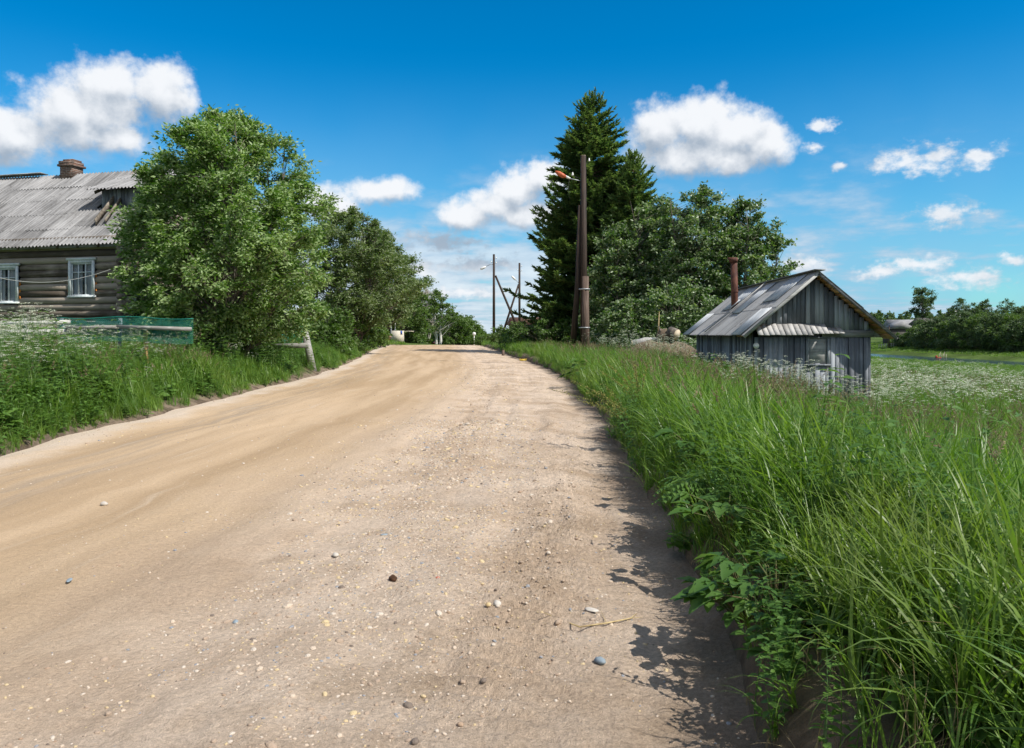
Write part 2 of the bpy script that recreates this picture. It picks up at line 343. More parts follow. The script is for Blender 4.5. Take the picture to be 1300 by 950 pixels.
class MB:
    def __init__(s): s.v = []; s.f = []; s.r = []
    def add(s, vs, fs, rnd=None):
        o = len(s.v); s.v += [tuple(v) for v in vs]; s.f += [tuple(i + o for i in f) for f in fs]
        r = random.random() if rnd is None else rnd
        s.r += [r] * len(vs)
    def box(s, c, d, rot=None, rnd=None, taper=None):
        hx, hy, hz = d[0] / 2, d[1] / 2, d[2] / 2
        vs = [Vector((x * hx, y * hy, z * hz)) for z in (-1, 1) for y in (-1, 1) for x in (-1, 1)]
        if rot is not None:
            M = Euler(rot).to_matrix(); vs = [M @ v for v in vs]
        vs = [v + Vector(c) for v in vs]
        s.add(vs, [(0, 2, 3, 1), (4, 5, 7, 6), (0, 1, 5, 4), (2, 6, 7, 3), (0, 4, 6, 2), (1, 3, 7, 5)], rnd)
    def bar(s, a, b, w, h, rnd=None, up=(0, 0, 1)):
        a = Vector(a); b = Vector(b); d = (b - a); L = d.length; d.normalize()
        u = Vector(up); x = d.cross(u)
        if x.length < 1e-4: x = Vector((1, 0, 0))
        x.normalize(); z = x.cross(d)
        vs = []
        for p in (a, b):
            for (i, j) in ((-1, -1), (1, -1), (1, 1), (-1, 1)): vs.append(p + x * (i * w / 2) + z * (j * h / 2))
        s.add(vs, [(3, 2, 1, 0), (4, 5, 6, 7), (0, 1, 5, 4), (1, 2, 6, 5), (2, 3, 7, 6), (3, 0, 4, 7)], rnd)
    def tube(s, pts, rad, n=8, cap=True, rnd=None):
        pts = [Vector(p) for p in pts]
        if not hasattr(rad, '__len__'): rad = [rad] * len(pts)
        vs = []; fs = []; prev = None
        for i, p in enumerate(pts):
            d = (pts[min(i + 1, len(pts) - 1)] - pts[max(i - 1, 0)])
            if d.length < 1e-9: d = Vector((0, 0, 1))
            d.normalize()
            x = d.orthogonal() if prev is None else (prev - d * prev.dot(d))
            if x.length < 1e-5: x = d.orthogonal()
            x.normalize(); prev = x; y = d.cross(x)
            for k in range(n):
                a = 2 * math.pi * k / n
                vs.append(p + (x * math.cos(a) + y * math.sin(a)) * rad[i])
        for i in range(len(pts) - 1):
            for k in range(n):
                k2 = (k + 1) % n
                fs.append((i * n + k, i * n + k2, (i + 1) * n + k2, (i + 1) * n + k))
        if cap:
            fs.append(tuple(range(n - 1, -1, -1))); m = (len(pts) - 1) * n; fs.append(tuple(m + k for k in range(n)))
        s.add(vs, fs, rnd)
    def prism(s, poly, d, rnd=None):
        """poly: list of 3-D points, extruded by vector d"""
        n = len(poly); d = Vector(d)
        vs = [Vector(p) for p in poly] + [Vector(p) + d for p in poly]
        fs = [tuple(range(n - 1, -1, -1)), tuple(range(n, 2 * n))] + [(i, (i + 1) % n, n + (i + 1) % n, n + i) for i in range(n)]
        s.add(vs, fs, rnd)
    def sphere(s, c, r, nu=12, nv=8, sc_=(1, 1, 1), rnd=None, jit=0.0):
        vs = [Vector((0, 0, 1))]
        for i in range(1, nv):
            a = math.pi * i / nv
            for k in range(nu):
                b = 2 * math.pi * k / nu; vs.append(Vector((math.sin(a) * math.cos(b), math.sin(a) * math.sin(b), math.cos(a))))
        vs.append(Vector((0, 0, -1)))
        vs = [Vector((v.x * sc_[0], v.y * sc_[1], v.z * sc_[2])) * (r * (1 + random.uniform(-jit, jit))) + Vector(c) for v in vs]
        fs = [(0, 1 + k, 1 + (k + 1) % nu) for k in range(nu)]
        for i in range(nv - 2):
            for k in range(nu):
                a = 1 + i * nu + k; b = 1 + i * nu + (k + 1) % nu
                fs.append((a, a + nu, b + nu, b))
        m = len(vs) - 1; o = 1 + (nv - 2) * nu
        fs += [(m, o + (k + 1) % nu, o + k) for k in range(nu)]
        s.add(vs, fs, rnd)
    def mesh(s, name, smooth=False, off=(0, 0, 0)):
        by = {}
        for f in s.f: by.setdefault(len(f), []).append(f)
        V = np.array([tuple(v) for v in s.v], dtype=np.float32) - np.array(off, dtype=np.float32)
        return np_mesh(name, V, [np.array(x) for x in by.values()], s.r, smooth=smooth)

def obj(name, me, mat, parent=None, label=None):
    o = bpy.data.objects.new(name, me); COL.objects.link(o)
    if mat: me.materials.append(MATS[mat])
    if parent is not None: o.parent = parent
    if label: o['label'] = label
    return o
def part(name, mb, mat, parent, label=None, smooth=False, world_=False):
    off = (0, 0, 0)
    if world_:
        off = parent.location; p = parent
    return obj(name, mb.mesh(name, smooth, off), mat, parent, label)
def thing(name, label, cat, loc=(0, 0, 0), rz=0.0, group=None):
    o = bpy.data.objects.new(name, None); COL.objects.link(o)
    o.location = loc; o.rotation_euler = (0, 0, rz); o['label'] = label; o['category'] = cat
    o.empty_display_size = 0.3
    if group: o['group'] = group
    return o
def tag(o, label, cat, group=None):
    o['label'] = label; o['category'] = cat
    if group: o['group'] = group
    return o
def dup(root, loc, rz, label, scale=None, group=None):
    r = root.copy(); COL.objects.link(r); r.location = loc; r.rotation_euler = (0, 0, rz); r['label'] = label
    if scale: r.scale = scale
    if group: r['group'] = group
    for ch in list(root.children):
        c = ch.copy(); COL.objects.link(c); c.parent = r
        for g in ch.children:
            d = g.copy(); COL.objects.link(d); d.parent = c
    return r

def P(px, py, d):
    return Vector(((px - 650) / F * d, d, EYE + (HOR - py) / F * d))
def PX(px, d): return (px - 650) / F * d
def PZ(py, d): return EYE + (HOR - py) / F * d

# ------------------------------------------------------------------ value noise
_T = RNG.random((256, 256))
def vnoise(x, y):
    xi = np.floor(x).astype(int); yi = np.floor(y).astype(int); fx = x - xi; fy = y - yi
    fx = fx * fx * (3 - 2 * fx); fy = fy * fy * (3 - 2 * fy)
    a = _T[xi & 255, yi & 255]; b = _T[(xi + 1) & 255, yi & 255]; c = _T[xi & 255, (yi + 1) & 255]; d = _T[(xi + 1) & 255, (yi + 1) & 255]
    return (a * (1 - fx) + b * fx) * (1 - fy) + (c * (1 - fx) + d * fx) * fy
def fbm(x, y, o=4):
    s = 0; a = .5; t = 0
    for i in range(o):
        s = s + a * vnoise(x * 2 ** i + 13.7 * i, y * 2 ** i + 7.1 * i); t += a; a *= .5
    return s / t
def sstep(a, b, x):
    t = np.clip((x - a) / (b - a), 0, 1); return t * t * (3 - 2 * t)

# ------------------------------------------------------------------ terrain
RY = [-60, 0, 3.6, 5.7, 9, 15, 23.6, 38, 47, 60, 75, 97, 120, 130, 145, 180, 240, 400, 900]
RX = [0.3, .95, 1.05, 1.27, 1.42, 1.70, 1.98, 1.52, .70, -.45, -1.45, -3.5, -4.8, -3.0, 1, 9, 22, 60, 200]
LY = [-60, 0, 10, 23.6, 35, 50, 62, 87, 120, 130, 145, 180, 240, 400, 900]
LX = [-6.6, -6.6, -6.75, -7.3, -8.05, -9.9, -11.7, -15, -19, -17, -8, 0, 13, 50, 190]
def edgeR(y):
    y = np.asarray(y, dtype=float)
    e = (np.interp(y - 1.5, RY, RX) + np.interp(y, RY, RX) * 2 + np.interp(y + 1.5, RY, RX)) / 4
    return e + (fbm(y * .9 + 50, y * 0 + 3.3, 3) - .5) * .34 * np.clip(1.2 - y / 90, .2, 1)
def edgeL(y):
    y = np.asarray(y, dtype=float)
    e = (np.interp(y - 3, LY, LX) + np.interp(y, LY, LX) * 2 + np.interp(y + 3, LY, LX)) / 4
    return e + (fbm(y * .5 + 20, y * 0 + 9.3, 3) - .5) * .7
def zroad(y):
    return -0.018 * np.maximum(0, np.asarray(y, dtype=float) - 108) * (np.asarray(y) < 1e9) + 0.018 * np.maximum(0, np.asarray(y, dtype=float) - 260)
def height(x, y):
    x = np.asarray(x, dtype=float); y = np.asarray(y, dtype=float)
    eR = edgeR(y); eL = edgeL(y); s = x - eR; t = eL - x
    z = np.full(np.broadcast(x, y).shape, -0.10)
    bankR = np.interp(s, [-.1, 0, .16, .35, .8, 2.5, 6], [0, 0.02, .24, .33, .38, .42, .42])
    slope = np.interp(x, [1, 2.3, 3.2, 4.4, 6, 8, 10, 14, 20, 40, 60, 84, 87, 115, 118, 128, 160, 220, 400, 3000],
                      [0, -.05, -.22, -.55, -.85, -1.1, -1.3, -1.5, -1.75, -2.7, -3.8, -4.35, -5.4, -5.4, -4.35, -3.6, -.8, 1.0, 3, 3])
        # towards the log heap and the trees the verge stays level longer
    keep = sstep(14, 24, y) * sstep(110, 60, y) * sstep(9, 6, x)
    slope = slope * (1 - .8 * keep * (x < 14))
    zr_ = bankR + slope + (fbm(x * .7, y * .7, 3) - .5) * .22 * np.clip(s / 1.5, 0, 1) * np.clip(1 - x / 80, 0, 1)
    zl = np.interp(t, [-.1, 0, .3, .8, 2, 5, 30, 120, 3000], [0, 0.02, .16, .34, .60, .72, .78, 1.0, 2.0]) + (fbm(x * .6, y * .6, 3) - .5) * .25 * np.clip(t / 1.5, 0, 1)
    zl = zl * (.15 + .85 * sstep(150, 122, y))
    z = np.where(s > 0, zr_, z); z = np.where(t > 0, zl, z)
    fade = sstep(80, 30, np.abs(x) + 0 * y) if True else 1
    z = z + zroad(y) * sstep(90, 40, x) * sstep(-260, -120, x)
    return z
def gz(x, y): return float(height(np.array([x]), np.array([y]))[0])

def grid_faces(nx, ny):
    i, j = np.meshgrid(np.arange(nx - 1), np.arange(ny - 1)); a = (j * nx + i).ravel()
    return np.stack([a, a + 1, a + 1 + nx, a + nx], 1)

def build_ground():
    ys = np.concatenate([np.arange(-40, 0, 2), np.arange(0, 16, .22), np.arange(16, 60, .5), np.arange(60, 300, 3), np.geomspace(300, 9000, 40)])
    so = np.concatenate([np.array([0, .04, .08, .12, .16, .2, .25, .32, .42, .55, .7, .9]), np.arange(1.2, 14, .35), np.arange(14, 140, 2.5), np.geomspace(140, 9000, 34)])
    cols = np.concatenate([-so[::-1], [.0], so])    # left t values, a mid column, right s values
    nl = len(so)
    Y = np.repeat(ys[:, None], len(cols), 1)
    eR = edgeR(ys)[:, None]; eL = edgeL(ys)[:, None]
    X = np.zeros_like(Y)
    X[:, :nl] = eL - so[::-1][None, :]
    X[:, nl] = ((eL + eR) / 2)[:, 0]
    X[:, nl + 1:] = eR + so[None, :]
    Z = height(X, Y); Z[:, nl] = -0.12 + zroad(ys)
    Z[:, nl - 1] = -.06 + zroad(ys); Z[:, nl + 1] = -.06 + zroad(ys)
    s = np.maximum(X - eR, eL - X)
    veg = sstep(.05, .6, s + (fbm(X * 3, Y * 3, 3) - .5) * .5)
    V = np.stack([X, Y, Z], -1).reshape(-1, 3)
    me = np_mesh('ground', V, [grid_faces(len(cols), len(ys))], smooth=True, attrs={'veg': veg.ravel()})
    m, t = newmat('ground_mat')
    co = t.n('ShaderNodeTexCoord').outputs['Object']
    a = t.n('ShaderNodeAttribute', None, attribute_name='veg').outputs['Fac']
    n = t.noise(co, 2.2, 8, .7); nb = t.noise(co, 0.12, 5, .6)
    soil = t.mix(t.ss(n, .3, .7), (0.11, 0.080, 0.058), (0.31, 0.24, 0.175))
    turf = t.mix(t.ss(n, .3, .7), (0.030, 0.050, 0.012), (0.085, 0.13, 0.028))
    turf = t.mix(t.ss(nb, .4, .65), turf, (0.10, 0.155, 0.035))
    finish(t, t.mix(a, soil, turf), .95, t.noise(co, 9, 8, .75), 1.0, .09, .1)
    o = obj('ground', me, 'ground_mat'); o['kind'] = 'structure'

def build_road():
    ys = np.concatenate([np.arange(-12, 1.5, .5), np.arange(1.5, 9, .035), np.arange(9, 20, .09), np.arange(20, 60, .35), np.arange(60, 300, 1.5)])
    eR = edgeR(ys); eL = edgeL(ys)
    # columns given as metres in from the right edge near it, then spread to the left edge
    c = np.concatenate([np.linspace(0, 3.2, 90)[:-1] ** 1.0, np.linspace(3.2, 7.2, 60)])
    w = (eR - eL)
    C = c[None, :] * ((w + .7) / (7.2))[:, None] * 1.0
    near = np.clip(1 - (ys - 20) / 40, 0, 1)[:, None]
    X = (eR + .22)[:, None] - C
    Y = np.repeat(ys[:, None], len(c), 1)
    s_in = eR[:, None] - X                       # metres in from the right edge
    t_in = X - eL[:, None]
    z = zroad(Y) * 1.0
    z = z + .05 * np.sin(np.clip(s_in / np.maximum(w[:, None], 1), 0, 1) * math.pi) - .0
    z -= .045 * np.exp(-((s_in - .35) / .3) ** 2) * (fbm(Y * .4, Y * 0 + 4, 2) + .3)        # shallow wet-weather gutter under the bank
    z += .05 * np.clip(-s_in / .2, 0, 1)
    z -= .03 * np.exp(-((s_in - 2.7) / .35) ** 2) + .02 * np.exp(-((t_in - 1.4) / .5) ** 2) + .02 * np.exp(-((t_in - 3.2) / .4) ** 2)
    rough = sstep(4.2, 1.8, s_in)
    z += (fbm(X * 2.3, Y * 1.1, 4) - .5) * (.025 + .05 * rough)
    z += (fbm(X * 11, Y * 11, 3) - .5) * .026 * rough
    z += (fbm(s_in * 5, Y * .3, 3) - .5) * (.018 + .045 * rough)
    # wheel-thrown windrow of loose material and faint ruts
    z += .022 * np.exp(-((s_in - 1.9 - .25 * np.sin(Y * .13)) / .22) ** 2) * fbm(X * 5, Y * 3, 3) - .025 * np.exp(-((s_in - 3.6 - .2 * np.sin(Y * .1)) / .22) ** 2)
    # tyre-tread ripples near the right side
    rip = np.exp(-((s_in - .95 - .15 * np.sin(Y * .5)) / .34) ** 2) * sstep(2.5, 4, Y) * sstep(16, 9, Y)
    z += rip * .034 * np.sin(2 * math.pi * (Y / .16 + 2.6 * X + 1.2 * fbm(X * 1.5, Y * 1.5, 2)))
    rip2 = np.exp(-((s_in - 2.5) / .16) ** 2) * sstep(10, 13, Y) * sstep(26, 20, Y)
    z += rip2 * .045 * np.sin(2 * math.pi * (Y / .26 + 1.8 * X))
    ridge = np.exp(-((t_in - .35) / .25) ** 2)
    z += ridge * .05 * fbm(X * 4, Y * 2, 3)
    uv = np.stack([s_in, Y], -1).reshape(-1, 2)
    V = np.stack([X, Y, z], -1).reshape(-1, 3)
    fc = grid_faces(len(c), len(ys))[:, ::-1]
    me = np_mesh('road', V, [fc], smooth=True, uv=uv, attrs={'tin': t_in.ravel(), 'sin_': s_in.ravel()})
    m, t = newmat('road_mat')
    u = t.n('ShaderNodeUVMap', None, uv_map='UVMap').outputs[0]
    tin = t.n('ShaderNodeAttribute', None, attribute_name='tin').outputs['Fac']
    sin_ = t.n('ShaderNodeAttribute', None, attribute_name='sin_').outputs['Fac']
    streak = t.noise(t.mapping(u, (1.6, .10, 1)), 1.0, 5, .55)
    streak2 = t.noise(t.mapping(u, (5, .22, 1)), 1.0, 5, .6)
    blot = t.noise(u, .7, 6, .65)
    grain = t.noise(u, 34, 6, .8)
    gr2 = t.noise(u, 160, 3, .7)
    tan = t.mix(t.ss(streak, .3, .7), (0.400, 0.283, 0.172), (0.530, 0.390, 0.255))
    pale = t.mix(t.ss(blot, .35, .65), (0.500, 0.375, 0.268), (0.680, 0.545, 0.425))
    f = t.math('ADD', sin_, t.math('MULTIPLY', t.math('SUBTRACT', blot, .5), 2.4))
    col = t.mix(t.ss(f, 4.6, 2.4), tan, pale)
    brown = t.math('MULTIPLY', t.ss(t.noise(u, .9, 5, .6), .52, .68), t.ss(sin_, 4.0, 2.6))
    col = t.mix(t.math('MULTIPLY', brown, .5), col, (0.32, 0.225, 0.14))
    # greyish bands and a bleached sandy rim on the left
    gb = t.math('MULTIPLY', t.ss(t.math('ABSOLUTE', t.math('SUBTRACT', tin, 1.5)), 1.1, 0.0), t.ss(streak2, .42, .62))
    col = t.mix(t.math('MULTIPLY', gb, .55), col, (0.30, 0.245, 0.19))
    rim = t.ss(t.math('ADD', tin, t.math('MULTIPLY', t.math('SUBTRACT', blot, .5), 1.6)), .9, .2)
    col = t.mix(t.math('MULTIPLY', rim, .8), col, (0.58, 0.49, 0.405))
    ps = t.math('MULTIPLY', t.ss(streak2, .58, .70), .35)
    col = t.mix(ps, col, (0.58, 0.475, 0.37))
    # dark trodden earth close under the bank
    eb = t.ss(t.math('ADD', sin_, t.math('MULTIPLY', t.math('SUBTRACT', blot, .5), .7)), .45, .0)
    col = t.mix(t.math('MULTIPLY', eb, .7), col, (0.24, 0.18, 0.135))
    spk = t.ss(grain, .3, .72, .70, 1.22)
    col = t.mix(t.lin(sin_, 1, 5, 1.0, .45), col, t.mix(1.0, col, t.n('ShaderNodeCombineColor', {0: spk, 1: spk, 2: spk}).outputs[0], 'MULTIPLY'))
    sp2 = t.ss(gr2, .32, .68, .86, 1.13)
    col = t.mix(1.0, col, t.n('ShaderNodeCombineColor', {0: sp2, 1: sp2, 2: sp2}).outputs[0], 'MULTIPLY')
    bm = t.math('ADD', t.math('MULTIPLY', grain, 1.0), t.math('ADD', t.math('MULTIPLY', gr2, .3), t.math('MULTIPLY', t.noise(u, 9, 5, .7), 1.6)))
    bm = t.math('MULTIPLY', bm, t.lin(sin_, .5, 5.0, 1.0, .3))
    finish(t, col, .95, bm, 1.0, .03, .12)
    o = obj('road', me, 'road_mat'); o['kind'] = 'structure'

def build_river():
    ys = np.array([-300., 0, 100, 400, 900, 2500]); V = []
    for y in ys: V += [(85.2, y, -4.75), (117.2, y, -4.75)]
    me = np_mesh('river', V, [grid_faces(2, len(ys))])
    m, t = newmat('water')
    co = t.n('ShaderNodeTexCoord').outputs['Object']
    n = t.noise(t.mapping(co, (1, .5, 1)), 2.5, 5, .6)
    finish(t, (0.025, 0.05, 0.085), .14, n, .6, .08, .6)
    o = obj('river', me, 'water'); o['kind'] = 'structure'
build_ground(); build_road(); build_river()

# ------------------------------------------------------------------ log house
def build_house():
    ang = -14.0
    ox, oy = PX(160, 28.2), 28.2
    oz = gz(ox, oy - .5)
    root = thing('log_house', 'weathered grey log house with corrugated slate roof and pale window frames behind the tree', 'house', (ox, oy, oz), R(ang))
    ca, sa = math.cos(R(ang)), math.sin(R(ang))
    def lx(px, ly=0.0):     # local x where the ray of a photo column meets local y = ly
        k = (px - 650) / F     # world x = k * world y
        # wx = ox + ca*x - sa*ly ; wy = oy + sa*x + ca*ly
        x = (k * (oy + ca * ly) - ox + sa * ly) / (ca - k * sa); return x
    def lz(px, py, ly=0.0):
        x = lx(px, ly); return EYE + (HOR - py) / F * (oy + sa * x + ca * ly) - oz
    H = 4.62; W = 9.0; D = 8.6; r = .135
    xl = -13.5
    wins = [(lx(-8), lx(27.5), lz(10, 384), lz(10, 338)), (lx(91), lx(124), lz(107, 376), lz(107, 331))]
    # log walls: rows of round logs, with window openings left free
    wb = MB(); ends = MB()
    n = int(H / (2 * r * .93)) - 1
    for i in range(n + 1):
        z = .12 + i * 2 * r * .93
        segs = [(xl, 0.34)]
        for (a, b, z0, z1) in wins:
            if z0 - .02 < z < z1 + .02:
                ns = []
                for (p, q) in segs:
                    if a > p and b < q: ns += [(p, a - .02), (b + .02, q)]
                    else: ns.append((p, q))
                segs = ns
        rn = random.random()
        for (p, q) in segs:
            k = max(2, int((q - p) / 1.5)); jj = random.uniform(-.01, .01)
            pts = [(p + (q - p) * j / k, random.uniform(-.012, .012), z + jj) for j in range(k + 1)]
            wb.tube(pts, [r * random.uniform(.96, 1.05) for _ in pts], 14, True, rn)
        # side wall logs run back from the corner
        rn = random.random()
        wb.tube([(0.0, -.34, z + r * .9), (0.0, D / 2, z + r * .9), (0.0, D, z + r * .9)], r, 12, True, rn)
        wb.tube([(xl + .3, -.34, z + r * .9), (xl + .3, D, z + r * .9)], r, 8, True, rn)
    wb.box(((xl) / 2, D, H / 2), (-xl, .25, H))
    # gable logs on the right-hand end
    gh = 3.1
    for i in range(10):
        z = H + .1 + i * .27; f = 1 - (z - H) / gh
        if f <= 0.05: break
        wb.tube([(0, D / 2 - f * D / 2, z), (0, D / 2 + f * D / 2, z)], r, 10, True)
    part('wall', wb, 'log_wood', root, smooth=True)
    # moss-caulk / foam smears round the openings
    for (a, b, z0, z1) in wins:
        cx, cz, w, h = (a + b) / 2, (z0 + z1) / 2, b - a, z1 - z0
        fr = MB()
        fw = .11
        for sx in (-1, 1): fr.box((cx + sx * (w / 2 - fw / 2), -.15, cz), (fw, .05, h))
        fr.box((cx, -.155, cz + h / 2 + .045), (w + .14, .09, .09)); fr.box((cx, -.15, cz - h / 2 - .03), (w + .08, .08, .07))
        fr.box((cx, -.152, cz + h / 2 - .05), (w - 2 * fw, .05, .10))
        f = part('window', fr, 'white_paint', root)
        sb = MB(); iw, ih = w - 2 * fw, h - .1
        zc = cz - .05
        for sx in (-1, 1): sb.box((cx + sx * (iw / 2 - .025), -.11, zc), (.05, .04, ih))
        sb.box((cx, -.11, zc + ih / 2 - .025), (iw - .1, .04, .05)); sb.box((cx, -.11, zc - ih / 2 + .025), (iw - .1, .04, .05))
        for q in (-1, 1): sb.box((cx + q * iw / 6, -.109, zc), (.035, .035, ih - .1))
        sb.box((cx, -.108, zc + ih * .22), (iw - .1, .03, .03))
        part('sash', sb, 'white_paint', f)
        pn = MB(); pn.box((cx, -.085, zc), (iw - .06, .006, ih - .06)); part('pane', pn, 'window_glass', f)
        cu = MB(); N = 26
        for (x0, x1) in ((cx - iw / 2 + .03, cx - iw * .05), (cx + iw * .05, cx + iw / 2 - .03)):
            for k in range(N):
                xa = x0 + (x1 - x0) * k / N; xb = x0 + (x1 - x0) * (k + 1) / N
                ya = -.05 + .015 * math.sin(k * 1.7); yb = -.05 + .015 * math.sin((k + 1) * 1.7)
                cu.add([(xa, ya, zc - ih / 2), (xb, yb, zc - ih / 2), (xb, yb, zc + ih / 2), (xa, ya, zc + ih / 2)], [(0, 1, 2, 3)], .5)
        part('curtain', cu, 'curtain', f)
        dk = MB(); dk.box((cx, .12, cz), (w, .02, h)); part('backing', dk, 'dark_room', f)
        # orange caulking smears
        for sx in (-1, 1):
            ck = MB()
            for k in range(3): ck.box((cx + sx * (w / 2 + .035), -.10 + random.uniform(-.01, 0), z0 + .15 + k * .25), (.06, .03, .22 + random.uniform(-.05, .05)), (0, random.uniform(-.1, .1), 0))
            part('caulking', ck, 'caulk_orange', root)
    # roof: corrugated sheets in overlapping rows
    rz_ = H + gh + .25; ov = .44; ez = lz(75, 311, -ov); rxr = .62; rxl = xl - .3
    ridge_y = D / 2
    def roofmesh(y0, z0, y1, z1, rows, xa, xb, sheet=1.1, per=.16, amp=.033):
        V = []; Fc = []; rn = []; nn = 0
        x = xa; c = 0
        while x < xb - 1e-3:
            x2 = min(x + sheet, xb); ns = max(4, int((x2 - x) / per * 6))
            xs = np.linspace(x, x2 + .03, ns)
            for i in range(rows):
                f0 = i / rows - .018; f1 = (i + 1) / rows
                rv = random.random()
                jz = random.uniform(-.006, .008)
                prof = amp * np.sin(xs / per * 2 * math.pi)
                sag = -.05 * np.sin(np.clip((xs - xl) / 6, 0, 9) * 1.3)
                for (f, up) in ((f0, .022), ((f0 + f1) / 2, .012), (f1, 0.0)):
                    V.append(np.stack([xs, np.full(ns, y0 + (y1 - y0) * f + (random.uniform(-.02, .02) if f == f0 else 0)), z0 + (z1 - z0) * f + prof + up + jz + sag * f], 1))
                    rn.append(np.full(ns, rv))
                a = np.arange(ns - 1) + nn
                Fc.append(np.stack([a, a + 1, a + 1 + ns, a + ns], 1)); Fc.append(np.stack([a + ns, a + 1 + ns, a + 1 + 2 * ns, a + 2 * ns], 1))
                nn += 3 * ns
            x = x2
        return np.concatenate(V), Fc, np.concatenate(rn)
    dx0 = lx(132, 2.2)      # the roof window's left cheek
    V1, F1, R1 = roofmesh(-ov, ez, ridge_y, rz_, 5, rxl, dx0)
    m1 = np_mesh('roof', V1, F1, R1, smooth=True)
    rf = obj('roof', m1, 'slate_house', root)
    # right-hand strip of the slope: only its lower part, the roof window fills the upper
    V2, F2, R2 = roofmesh(-ov, ez, ridge_y * .40, ez + (rz_ - ez) * ((ridge_y * .40 + ov) / (ridge_y + ov)), 2, dx0, rxr)
    obj('roof_strip', np_mesh('roof_strip', V2, F2, R2, smooth=True), 'slate_house', root)
    V3, F3, R3 = roofmesh(D + ov, ez, ridge_y, rz_, 5, rxl, rxr)
    obj('rear_slope', np_mesh('rear_slope', V3, F3, R3, smooth=True), 'slate_house', root)
    # edge boards, rafters' ends, ridge cap
    for k in range(int((rxr - rxl) / .9)):
        tb = MB(); x = rxl + .3 + k * .9; tb.bar((x, -ov + .05, ez - .08), (x, .3, ez + .45), .08, .12)
        part('rafter', tb, 'log_wood', root)
    eb = MB(); eb.bar((rxl, -ov + .12, ez - .03), (rxr, -ov + .12, ez - .03), .03, .16)
    eb.bar((rxr - .05, -ov, ez - .07), (rxr - .05, ridge_y, rz_ - .07), .04, .18); eb.bar((rxr - .05, D + ov, ez - .07), (rxr - .05, ridge_y, rz_ - .07), .04, .18)
    part('eaves_board', eb, 'board_x', root)
    rc = MB(); xr = lx(56, ridge_y)
    rc.bar((rxl, ridge_y - .09, rz_ + .05), (xr, ridge_y - .09, rz_ + .07), .24, .035); rc.bar((rxl, ridge_y + .1, rz_ + .05), (xr, ridge_y + .1, rz_ + .06), .24, .035)
    part('ridge_board', rc, 'board_x', root)
    # gabled-off roof window with its own nearly flat cover
    dm = MB()
    zb = ez + (rz_ - ez) * ((ridge_y * .40 + ov) / (ridge_y + ov))
    yd = ridge_y * .40; zt = lz(150, 239, yd - .25) - .05; zt = max(zt, zb + .35)
    nb = 18
    for k in range(nb):
        xa = dx0 + .15 + (rxr - .3 - dx0) * k / nb
        dm.box((xa + .05, yd + .25, (zb + zt) / 2), ((rxr - .3 - dx0) / nb - .012, .03, zt - zb + .25))
    part('dormer_face', dm, 'board_v', root)
    V4, F4, R4 = roofmesh(yd - .25, zt + .05, ridge_y, rz_ + .01, 2, dx0 - .15, rxr)
    obj('dormer_roof', np_mesh('dormer_roof', V4, F4, R4, smooth=True), 'slate_house', root)
    ch = MB()
    ch.bar((dx0 + .02, ridge_y - .3, rz_ - .12), (dx0 + 1.15, .5, ez + .95), .05, .24); ch.bar((dx0 + .3, ridge_y - .5, rz_ - .32), (dx0 + 1.5, .6, ez + 1.0), .05, .14)
    ch.bar((dx0, ridge_y, rz_ - .1), (dx0, yd, zt - .02), .05, .12)
    part('cheek_board', ch, 'log_wood', root)
    # chimney
    cm = MB(); cxx = (lx(79, ridge_y) + lx(103, ridge_y)) / 2; cw = .64
    cm.box((cxx, ridge_y, rz_ + .1), (cw, .62, .75)); cm.box((cxx, ridge_y, rz_ + .30), (cw + .16, .78, .09)); cm.box((cxx - .02, ridge_y, rz_ + .42), (cw + .06, .68, .14), (0, .02, 0)); cm.box((cxx + .04, ridge_y, rz_ + .53), (cw - .12, .5, .09))
    part('chimney', cm, 'brick', root)
    pl = MB(); pl.box((xl / 2, .02, -.15), (-xl, .2, .5)); part('plinth', pl, 'concrete', root)
    # white cable slung along the front wall
    a = Vector((lx(-12, -1.0), -1.0, lz(-12, 350, -1.0))); b = Vector((lx(158, -.3), -.3, lz(158, 335, -.3)))
    cb = MB(); pts = []
    for k in range(25):
        f = k / 24; p = a.lerp(b, f); p.z -= .55 * 4 * f * (1 - f) * .8; pts.append(p)
    cb.tube(pts, .011, 5); part('cable', cb, 'wire_white', root)
build_house()

